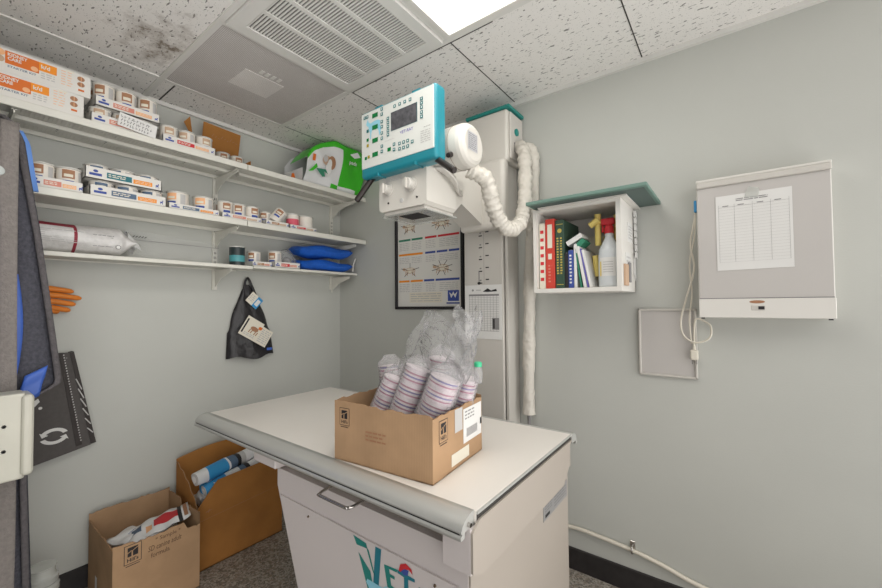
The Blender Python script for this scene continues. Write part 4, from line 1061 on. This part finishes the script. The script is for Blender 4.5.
# papers on the column
t2 = thing('exposure_log', 'white printed exposure table taped to the X-ray column', 'paper', (1.30, FY-.002, 1.07))
q = MB().box((1.228, FY-.0035, 1.085), (1.448, FY-.0015, 1.365), M_paper); part(q, 'sheet', t2)
q = MB(); o = Vector((1.228, FY-.0035, 1.085)); q.rect(o, X, Z, .025, .205, .222, .232, M_grey); q.rect(o, X, Z, .025, .205, .04, .222, M_lgrey, .0006)
for i in range(20): q.rect(o, X, Z, .025, .205, .045+i*.009, .051+i*.009, M_paper, .001)
for i in range(10): q.rect(o, X, Z, .028+i*.018, .0295+i*.018, .04, .222, M_grey, .0014)
q.rect(o, X, Z, .165, .205, .05, .11, M_grey, .0018); q.rect(o, X, Z, .17, .18, .055, .105, M_black, .002)
q.shape(o, X, Z, [(.11, .245), (.14, .262), (.16, .25), (.19, .258), (.195, .245), (.14, .243)], M_black); q.disc(o, X, Z, .05, .253, .006, .006, M_grey); q.rect(o, X, Z, .07, .10, .25, .256, M_lgrey)
part(q, 'printed_table', t2)
# hoses
q = MB().tube([(1.555, -.60, 1.80), (1.60, -.55, 1.76), (1.60, -.50, 1.68), (1.60, -.44, 1.615), (1.615, -.38, 1.585), (1.63, -.31, 1.62), (1.62, -.24, 1.70), (1.60, -.18, 1.84), (1.575, -.13, 1.98), (1.545, -.09, 2.05), (1.52, -.08, 2.06)], lambda s: .031+.002*math.sin(90*s)+.0025*math.sin(231*s), M_hose, 18, 16, wob=.10)
q2 = thing('cable_sleeve', 'wrinkled white vinyl cable sleeve looping from the tube head to the column top', 'hose', (1.58, -.3, 1.56)); part(q, 'vinyl_cover', q2)
q = MB().tube([(1.535, -.075, 2.04), (1.575, -.055, 2.05), (1.585, -.045, 1.95), (1.575, -.045, 1.7), (1.560, -.045, 1.45), (1.552, -.045, 1.2), (1.545, -.045, .95), (1.542, -.045, .71)], lambda s: .029+.0015*math.sin(90*s)+.002*math.sin(33*s), M_hose, 16, 14, wob=.07)
q2 = thing('cable_sleeve', 'long white vinyl cable sleeve hanging straight down the wall beside the column', 'hose', (1.55, -.045, .7)); part(q, 'vinyl_cover', q2)
q = MB().tube([(1.542, -.045, .72), (1.542, -.035, .3), (1.55, -.03, .02)], .009, M_grey, 8); part(q, 'bare_cable', q2)

# ------------------------------------------------------------------ poster
t = thing('framed_poster', 'black framed chart of X-ray positioning diagrams on the wall behind the X-ray head', 'poster', (.86, -.01, 1.24))
x0, x1, z0, z1 = .592, 1.135, 1.235, 1.985
q = MB()
for a, b_ in (((x0, z0), (x1, z0+.018)), ((x0, z1-.018), (x1, z1)), ((x0, z0), (x0+.018, z1)), ((x1-.018, z0), (x1, z1))): q.box((a[0], -.022, a[1]), (b_[0], 0, b_[1]), M_black, .002, 1)
part(q, 'frame', t)
q = MB().box((x0+.015, -.008, z0+.015), (x1-.015, -.002, z1-.015), mat('poster_paper', (218, 216, 210), .35, coat=.2)); part(q, 'backing_sheet', t)
q = MB(); o = Vector((x0+.018, -.008, z0+.018)); PW = x1-x0-.036; PH = z1-z0-.036
def R_(a, b_, c, d, m, l=.0008): q.rect(o, X, Z, a*PW, b_*PW, c*PH, d*PH, m, l)
R_(.2, .72, .035, .125, M_cream); q.streaks(o, X, Z, .22*PW, .70*PW, .04*PH, .12*PH, 4, M_lgrey, .35, .0014)
R_(.80, .96, .045, .135, M_blue, .0008); q.shape(o, X, Z, [(a*PW, b_*PH) for a, b_ in ((.82, .12), (.85, .07), (.88, .10), (.91, .07), (.94, .125), (.90, .10), (.88, .125), (.86, .10))], M_paper, .0014); R_(.78, .97, .022, .035, M_blue)
def zf_(z): return (z-z0-.018)/PH
rows = [(zf_(1.410), [(.02, .20, M_or2), (.22, .42, M_or2), (.44, .60, M_blue), (.62, .97, M_blue)]), (zf_(1.583), [(.02, .42, M_or2), (.46, .62, M_blue), (.64, .80, M_blue), (.82, .97, M_blue)]), (zf_(1.678), [(.02, .22, M_green), (.24, .42, M_green), (.46, .64, M_red), (.66, .97, M_red)]), (.97, [(.0, .97, M_red)])]
for zz, bars in rows:
    for a, b_, m in bars: R_(a, b_, zz, zz+.018, m)
for (zz, n_, hh) in ((zf_(1.345), 5, .08), (zf_(1.53), 4, .06), (zf_(1.615), 5, .075)):
    for a, b_ in ((.03, .2), (.24, .4), (.47, .62), (.68, .95)): q.streaks(o, X, Z, a*PW, b_*PW, zz*PH, (zz+hh)*PH, n_, M_lgrey, .35)
def animal(cx, cz, s, spokes):
    q.disc(o, X, Z, cx*PW, cz*PH, .10*PW*s, .030*PH*s, M_tan); q.disc(o, X, Z, cx*PW, cz*PH, .094*PW*s, .025*PH*s, M_cream, .0014)
    q.disc(o, X, Z, (cx-.11*s)*PW, (cz+.012)*PH, .03*PW*s, .014*PH, M_tan, .0016)
    for d in (-.07, -.04, .04, .07): q.seg(o, X, Z, ((cx+d*s)*PW, cz*PH), ((cx+d*1.25*s)*PW, (cz-.045)*PH), .006, M_tan, .0016)
    q.seg(o, X, Z, ((cx-.08*s)*PW, (cz+.004)*PH), ((cx+.09*s)*PW, (cz+.004)*PH), .003, M_brn, .0018)
    for k in range(spokes):
        a = 2*PI*k/spokes+.3; q.seg(o, X, Z, ((cx+.05*math.cos(a))*PW, (cz+.02*math.sin(a))*PH), ((cx+.16*math.cos(a))*PW, (cz+.068*math.sin(a))*PH), .0035, M_black, .002)
animal(.21, zf_(1.485), .9, 5); animal(.72, zf_(1.488), 1, 8); animal(.21, zf_(1.765), .9, 5); animal(.72, zf_(1.765), 1.1, 8)
part(q, 'printed_diagrams', t)

# ------------------------------------------------------------------ wall cabinet with books
t = thing('wall_cabinet', 'small open white wall cabinet full of books', 'cabinet', (1.86, -.135, 1.31))
x0, x1, z0, z1, dd = 1.676, 2.036, 1.312, 1.676, -.27
q = MB().box((x0, dd, z0), (x1, 0, z0+.018), M_white, .001, 1); q.box((x0, dd, z1-.012), (x1, 0, z1), M_white); q.box((x0, dd, z0+.018), (x0+.016, 0, z1-.012), M_white); q.box((x1-.018, dd, z0+.018), (x1, 0, z1-.012), M_white); q.box((x0, -.012, z0), (x1, 0, z1), M_white)
part(q, 'cabinet_shell', t)
q = MB().box((x0+.03, dd-.02, z1), (x1+.025, -.002, z1+.006), M_white); part(q, 'top_sheet', t)
t2 = thing('green_board', 'sage green board lying across the top of the small wall cabinet', 'board', (1.89, -.17, 1.69))
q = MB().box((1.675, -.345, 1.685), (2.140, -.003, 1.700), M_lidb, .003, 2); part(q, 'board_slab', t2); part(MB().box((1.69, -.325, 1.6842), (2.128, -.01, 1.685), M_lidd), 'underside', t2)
q = MB()
for (a, b_, c, d) in ((-.20, -.11, 1.37, 1.47), (-.15, -.06, 1.52, 1.60)): q.box((x1, a, c), (x1+.002, b_, d), M_paper, 0); q.streaks((x1+.002, a, c), Y, Z, .01, (b_-a)-.01, .01, d-c-.01, 5, M_lgrey)
build(q, 'note_sheets', 'white notes stuck on the right side of the small wall cabinet', 'paper', kind=None)
q = MB()
for k in range(7): q.box((x1+.004+.0005*k, -.045, 1.64-.03*k), (x1+.012, -.012, 1.665-.03*k), M_paper)
q.prism([(-.055, 1.40), (-.01, 1.36), (-.01, 1.48), (-.04, 1.47)], 0, x1+.001, x1+.004, M_paper)
build(q, 'paper_strips', 'strips of white paper hanging at the wall side of the small cabinet', 'paper')
q = MB().box((x1+.001, -.24, 1.335), (x1+.008, -.18, 1.42), M_tan); q.box((x1+.003, -.175, 1.35), (x1+.01, -.14, 1.43), M_grey)
build(q, 'side_pocket', 'small tan and grey slips clipped low on the right side of the cabinet', 'paper slips')
zf = z0+.0185; xx = x0+.018
def book(w, h, d, col, lab, deco, x, tilt=0, y=dd+.02):
    t = thing('book', lab, 'book', (x, y, zf), 0, 'books in the wall cabinet'); t.rotation_euler = (0, tilt, 0)
    q = MB().box((0, 0, 0), (w, d, h), col, .002, 1); part(q, 'cover', t, world=False)
    part(MB().box((.003, .004, h-.001), (w-.003, d-.002, h+.0006), M_paper), 'pages', t, world=False)
    if deco: q = MB(); deco(q, Vector((0, 0, 0)), w, h); part(q, 'spine_print', t, world=False)
    return t
def d_white(q, o, w, h):
    for k in range(7): q.rect(o, X, Z, w*.2, w*.8, h*(.12+.12*k), h*(.17+.12*k), M_red)
def d_red(q, o, w, h):
    q.rect(o, X, Z, w*.25, w*.75, h*.58, h*.92, M_cream); q.rect(o, X, Z, w*.3, w*.7, h*.42, h*.5, M_cream); q.streaks(o, X, Z, w*.3, w*.7, h*.08, h*.35, 6, M_pink)
def d_green(q, o, w, h):
    q.streaks(o, X, Z, w*.15, w*.5, h*.2, h*.75, 14, M_goldb, .55); q.streaks(o, X, Z, w*.55, w*.85, h*.2, h*.75, 14, M_goldb, .55); q.disc(o, X, Z, w*.5, h*.84, w*.25, w*.25, M_goldb)
    q.rect(o, X, Z, w*.1, w*.9, h*.05, h*.06, M_goldb); q.rect(o, X, Z, w*.1, w*.9, h*.93, h*.94, M_goldb)
def d_blue(q, o, w, h): q.streaks(o, X, Z, w*.25, w*.75, h*.1, h*.9, 9, M_paper, .5)
book(.026, .29, .2, M_cream, 'thin cream book with red spine marks at the left end of the cabinet', d_white, xx+.001)
book(.042, .305, .2, M_redb, 'thick red binder beside the thin cream book in the cabinet', d_red, xx+.0285)
book(.038, .295, .2, M_greenb, 'dark green book with gold lettering in the cabinet', d_green, xx+.074)
book(.014, .15, .18, MC['black_ink'], 'short black booklet beside the dark green book', None, xx+.1135)
book(.022, .16, .18, M_blue, 'short blue booklet with white lettering in the cabinet', d_blue, xx+.1285)
book(.012, .185, .18, M_paper, 'white booklet beside the short blue one', None, xx+.152)
book(.006, .17, .18, M_green, 'thin green folder leaning left between white booklets', None, xx+.1785, -.14)
book(.013, .175, .18, M_paper, 'white booklet leaning left against the green folder', None, xx+.191, -.17)
book(.006, .165, .18, M_purple, 'thin violet folder leaning left among the booklets', None, xx+.206, -.18)
book(.010, .16, .18, M_paper, 'white pamphlet nearest the spray bottle, leaning left', None, xx+.2145, -.2)
q = MB().box((1.80, dd+.04, zf), (1.80+.001, dd+.04, zf+.001), M_paper)
q = MB(); q.box((1.835, -.06, zf), (1.93, -.02, zf+.24), M_cream); build(q, 'white_carton', 'plain white box at the rear of the cabinet behind the booklets', 'box')
q = MB(); mm = Matrix.Translation((1.845, -.19, zf+.205)) @ Matrix.Rotation(-.5, 4, 'Y')
q.obox(mm, (.07, .10, .02), M_paper); build(q, 'folded_leaflet', 'folded white leaflet lying across the tops of the booklets', 'leaflet')
q = MB(); q.obox(Matrix.Translation((1.868, -.20, zf+.186)) @ Matrix.Rotation(-.7, 4, 'Y'), (.045, .08, .02), M_green); build(q, 'green_packet', 'small green packet on the leaning booklets', 'packet')
# spray bottle
t = thing('spray_bottle', 'milky spray bottle with a red trigger head in the wall cabinet', 'bottle', (1.975, -.195, zf))
q = MB().lathe([(0, .040), (.005, .043), (.13, .043), (.155, .040), (.18, .028), (.205, .017), (.225, .015)], (0, 0, 0), Z, M_bottle, 28); part(q, 'bottle_body', t, world=False)
q = MB().lathe([(.222, .019), (.25, .018), (.255, .013), (.262, .013)], (0, 0, 0), Z, M_red, 18); q.box((-.030, -.012, .258), (.022, .012, .285), M_red, .005, 2); q.box((-.028, -.006, .228), (-.021, .006, .262), M_red, .002, 1); part(q, 'trigger_head', t, world=False)
part(MB().cyl((-.030, 0, .272), (-.045, 0, .272), .007, .006, M_yel, 12), 'nozzle', t, world=False)
q = MB().grid(lambda u, v: (.0436*math.cos(-2.3+1.5*u), .0436*math.sin(-2.3+1.5*u), .045+.075*v), 10, 1, M_paper); q.grid(lambda u, v: (.0439*math.cos(-2.35+.22*u), .0439*math.sin(-2.35+.22*u), .045+.06*v), 3, 1, M_yel)
for k in range(5): q.grid(lambda u, v, k=k: (.0441*math.cos(-1.95+.9*u), .0441*math.sin(-1.95+.9*u), .06+.01*k+.003*v), 6, 1, M_lgrey)
part(q, 'white_label', t, world=False)
t = thing('yellow_gloves', 'yellow rubber gloves bunched behind the spray bottle', 'gloves', (1.97, -.10, zf))
q = MB()
for a, b_ in (((1.90, -.20, zf+.262), (1.935, -.20, zf+.285)), ((1.925, -.17, zf+.18), (1.93, -.19, zf+.31)), ((2.00, -.16, zf+.16), (2.003, -.18, zf+.30)), ((1.915, -.15, zf+.05), (1.91, -.16, zf+.14)), ((1.99, -.08, zf+.22), (2.005, -.10, zf+.305)), ((1.96, -.09, zf+.2), (1.94, -.12, zf+.26)), ((1.92, -.08, zf+.02), (1.905, -.10, zf+.13)), ((1.99, -.07, zf+.01), (1.995, -.08, zf+.24)), ((1.94, -.07, zf+.01), (1.935, -.08, zf+.23))):
    q.tube([a, b_], .013, M_yel, 10, 1)
part(q, 'glove_fingers', t)

# ------------------------------------------------------------------ film viewer
t = thing('film_viewer', 'large grey and white X-ray film viewer box on the right wall', 'light box', (2.457, -.05, 1.208))
x0, x1, z0, z1, d = 2.272, 2.646, 1.208, 1.732, -.095
q = MB().box((x0, d+.006, z0), (x1, 0, z1-.004), M_white, .003, 2); part(q, 'housing', t)
part(MB().box((x0+.003, d, z0+.072), (x1-.003, d+.008, z1-.03), M_view, .001, 1), 'viewing_panel', t)
q = MB().box((x0, d-.010, z1-.03), (x1, d+.01, z1-.008), M_xside, .004, 2); q.box((x0-.001, d-.004, z1-.008), (x1+.001, 0, z1+.002), M_white, .002, 1); part(q, 'film_clip_bar', t)
q = MB().box((x0, d-.006, z0), (x1, d+.008, z0+.070), M_white, .002, 1); q.box((x0+.003, d-.0005, z0+.070), (x1-.003, d+.005, z0+.0735), M_grey); part(q, 'lower_panel', t)
part(MB().box((x0+.157, d-.0075, z0+.028), (x0+.195, d-.005, z0+.045), M_xside, .001, 1).box((x0+.176, d-.009, z0+.031), (x0+.193, d-.007, z0+.042), M_black), 'rocker_switch', t)
part(MB().disc((x0+.173, d-.0062, z0+.058), X, Z, 0, 0, .022, .0055, M_brn, .0005), 'oval_badge', t)
for xx in (x0+.012, x1-.012): part(MB().cyl((xx, -.085, z0), (xx, -.085, z0-.005), .006, .006, M_black, 10), 'rubber_foot', t)
t2 = thing('log_sheet', 'white ruled log sheet taped on the film viewer', 'paper', (2.44, d-.002, 1.385))
u = Vector((math.cos(.0), 0, 0)); q = MB(); u = Vector((1, 0, .012)); v = Vector((-.002, 0, 1))
o = Vector((2.333, d-.0015, 1.383)); q.shape(o, u, v, [(0, 0), (.215, .0), (.215, .279), (0, .279)], M_paper, 0)
q.shape(o+Y*.001, u, v, [(0, .279), (.215, .279), (.215, .0), (0, 0)], M_paper, 0); part(q, 'sheet', t2)
q = MB()
for i in range(20): q.rect(o, u, v, .008, .207, .03+i*.0108, .0306+i*.0108, M_lgrey)
for xx in (.008, .055, .107, .157, .206): q.rect(o, u, v, xx, xx+.0006, .03, .245, M_grey)
q.rect(o, u, v, .008, .207, .235, .2355, M_grey)
for xx in (.02, .065, .12, .168): q.rect(o, u, v, xx, xx+.018, .238, .241, M_grey)
q.streaks(o, u, v, .06, .15, .252, .264, 2, M_grey, .5)
part(q, 'ruled_table', t2)
q = MB().shape(o, u, v, [(.085, .262), (.125, .258), (.128, .29), (.10, .30), (.09, .285)], M_cool, .002); part(q, 'clear_tape', t2)
q = MB().box((2.262, -.075, 1.62), (2.2715, -.045, 1.665), M_bpr, .002, 1); build(q, 'blue_clip', 'blue plastic clip holding the cord at the left edge of the viewer box', 'clip')
# cord
t = thing('power_cord', 'cream power cord with a plug looped down from the viewer box', 'cord', (2.24, -.04, 1.02))
q = MB().tube([(2.266, -.06, 1.66), (2.262, -.05, 1.60), (2.245, -.035, 1.50), (2.255, -.03, 1.40), (2.225, -.03, 1.28), (2.205, -.03, 1.19), (2.215, -.03, 1.13), (2.255, -.03, 1.105), (2.30, -.03, 1.125), (2.305, -.03, 1.17), (2.285, -.03, 1.19), (2.262, -.028, 1.20), (2.252, -.028, 1.18), (2.248, -.028, 1.09)], .0035, M_cord, 8, 8)
q.tube([(2.266, -.055, 1.62), (2.258, -.04, 1.52), (2.24, -.03, 1.42), (2.245, -.026, 1.30), (2.235, -.026, 1.20), (2.24, -.026, 1.10)], .003, M_cord, 8, 8)
part(q, 'cable', t)
q = MB().box((2.235, -.04, 1.035), (2.262, -.018, 1.075), M_cord, .005, 2); q.cyl((2.2485, -.029, 1.07), (2.2485, -.029, 1.095), .007, .004, M_cord, 10); pl = part(q, 'plug', t)
part(MB().box((2.240, -.030, 1.018), (2.242, -.026, 1.035), M_chrome).box((2.255, -.030, 1.018), (2.257, -.026, 1.035), M_chrome), 'plug_pins', pl)
# plate on the wall
t = thing('wall_panel_cover', 'square cream cover plate with a rounded rim on the right wall below the cord', 'wall plate', (2.15, -.01, .955))
x0, x1, z0, z1 = 2.045, 2.258, .955, 1.24
part(MB().box((x0+.004, -.008, z0+.004), (x1-.004, 0, z1-.004), M_view, .001, 1), 'flat_plate', t)
q = MB()
for a, b_ in (((x0, z0), (x1, z0+.009)), ((x0, z1-.009), (x1, z1)), ((x0, z0), (x0+.009, z1)), ((x1-.009, z0), (x1, z1))): q.box((a[0], -.016, a[1]), (b_[0], 0, b_[1]), M_xside, .003, 2)
part(q, 'rim', t)
# low conduit
t = thing('wall_cable', 'cream cable running low along the right wall above the black baseboard', 'cable', (2.1, -.012, .13))
q = MB().tube([(1.60, -.012, .17), (1.74, -.012, .198), (1.86, -.012, .196), (2.0, -.012, .185), (2.12, -.012, .165), (2.25, -.012, .135), (2.5, -.012, .12), (3.2, -.012, .115)], .0085, M_cord, 12); part(q, 'cable_run', t)
q = MB().box((1.992, -.006, .178), (2.012, 0, .222), M_chrome, .001, 1); q.tube([(2.002, -.005, .205), (2.002, -.024, .20), (2.002, -.026, .18), (2.002, -.005, .17)], .004, M_chrome, 8, 4); part(q, 'metal_clip', t)

# ------------------------------------------------------------------ light
w = bpy.data.worlds.new('world'); bpy.context.scene.world = w; w.use_nodes = True
wn = w.node_tree; bg = wn.nodes['Background']
wt = wn.nodes.new('ShaderNodeTexCoord'); dt = wn.nodes.new('ShaderNodeVectorMath'); dt.operation = 'DOT_PRODUCT'
wn.links.new(wt.outputs['Generated'], dt.inputs[0]); dt.inputs[1].default_value = (.86, .48, -.30)
wr = wn.nodes.new('ShaderNodeMapRange'); wn.links.new(dt.outputs['Value'], wr.inputs['Value'])
wr.inputs['From Min'].default_value = -.6; wr.inputs['From Max'].default_value = 1; wr.inputs['To Min'].default_value = .02; wr.inputs['To Max'].default_value = 3.35
wn.links.new(wr.outputs[0], bg.inputs[1]); bg.inputs[0].default_value = (1, .985, .965, 1)
def area(name, loc, rot, sx, sy, e, col=(1, .98, .95)):
    l = bpy.data.lights.new(name, 'AREA'); l.shape = 'RECTANGLE'; l.size = sx; l.size_y = sy; l.energy = e; l.color = col
    o = bpy.data.objects.new(name, l); C.objects.link(o); o.location = loc; o.rotation_euler = rot; return o
area('ceiling_lamp', (1.778, -1.237, CZ-.015), (0, 0, 0), .55, 1.15, 6)

# ------------------------------------------------------------------ camera
f, yaw, pit, rol = 386.29, math.radians(36.9357), math.radians(1.51), math.radians(-.4659)
F = Vector((-math.sin(yaw)*math.cos(pit), math.cos(yaw)*math.cos(pit), math.sin(pit)))
Rt = Vector((math.cos(yaw), math.sin(yaw), 0)); U = Rt.cross(F)
R2 = Rt*math.cos(rol)+U*math.sin(rol); U2 = -Rt*math.sin(rol)+U*math.cos(rol)
cam = bpy.data.cameras.new('camera'); co_ = bpy.data.objects.new('camera', cam); C.objects.link(co_)
m3 = Matrix((R2, U2, -F)).transposed()
co_.matrix_world = Matrix.Translation((2.3724, -1.8808, 1.2667)) @ m3.to_4x4()
cam.sensor_width = 36; cam.sensor_fit = 'HORIZONTAL'; cam.lens = f*36/882; cam.clip_start = .02
sc = bpy.context.scene; sc.camera = co_
sc.view_settings.view_transform = 'Standard'; sc.view_settings.look = 'None'; sc.view_settings.gamma = 1; sc.view_settings.exposure = 0
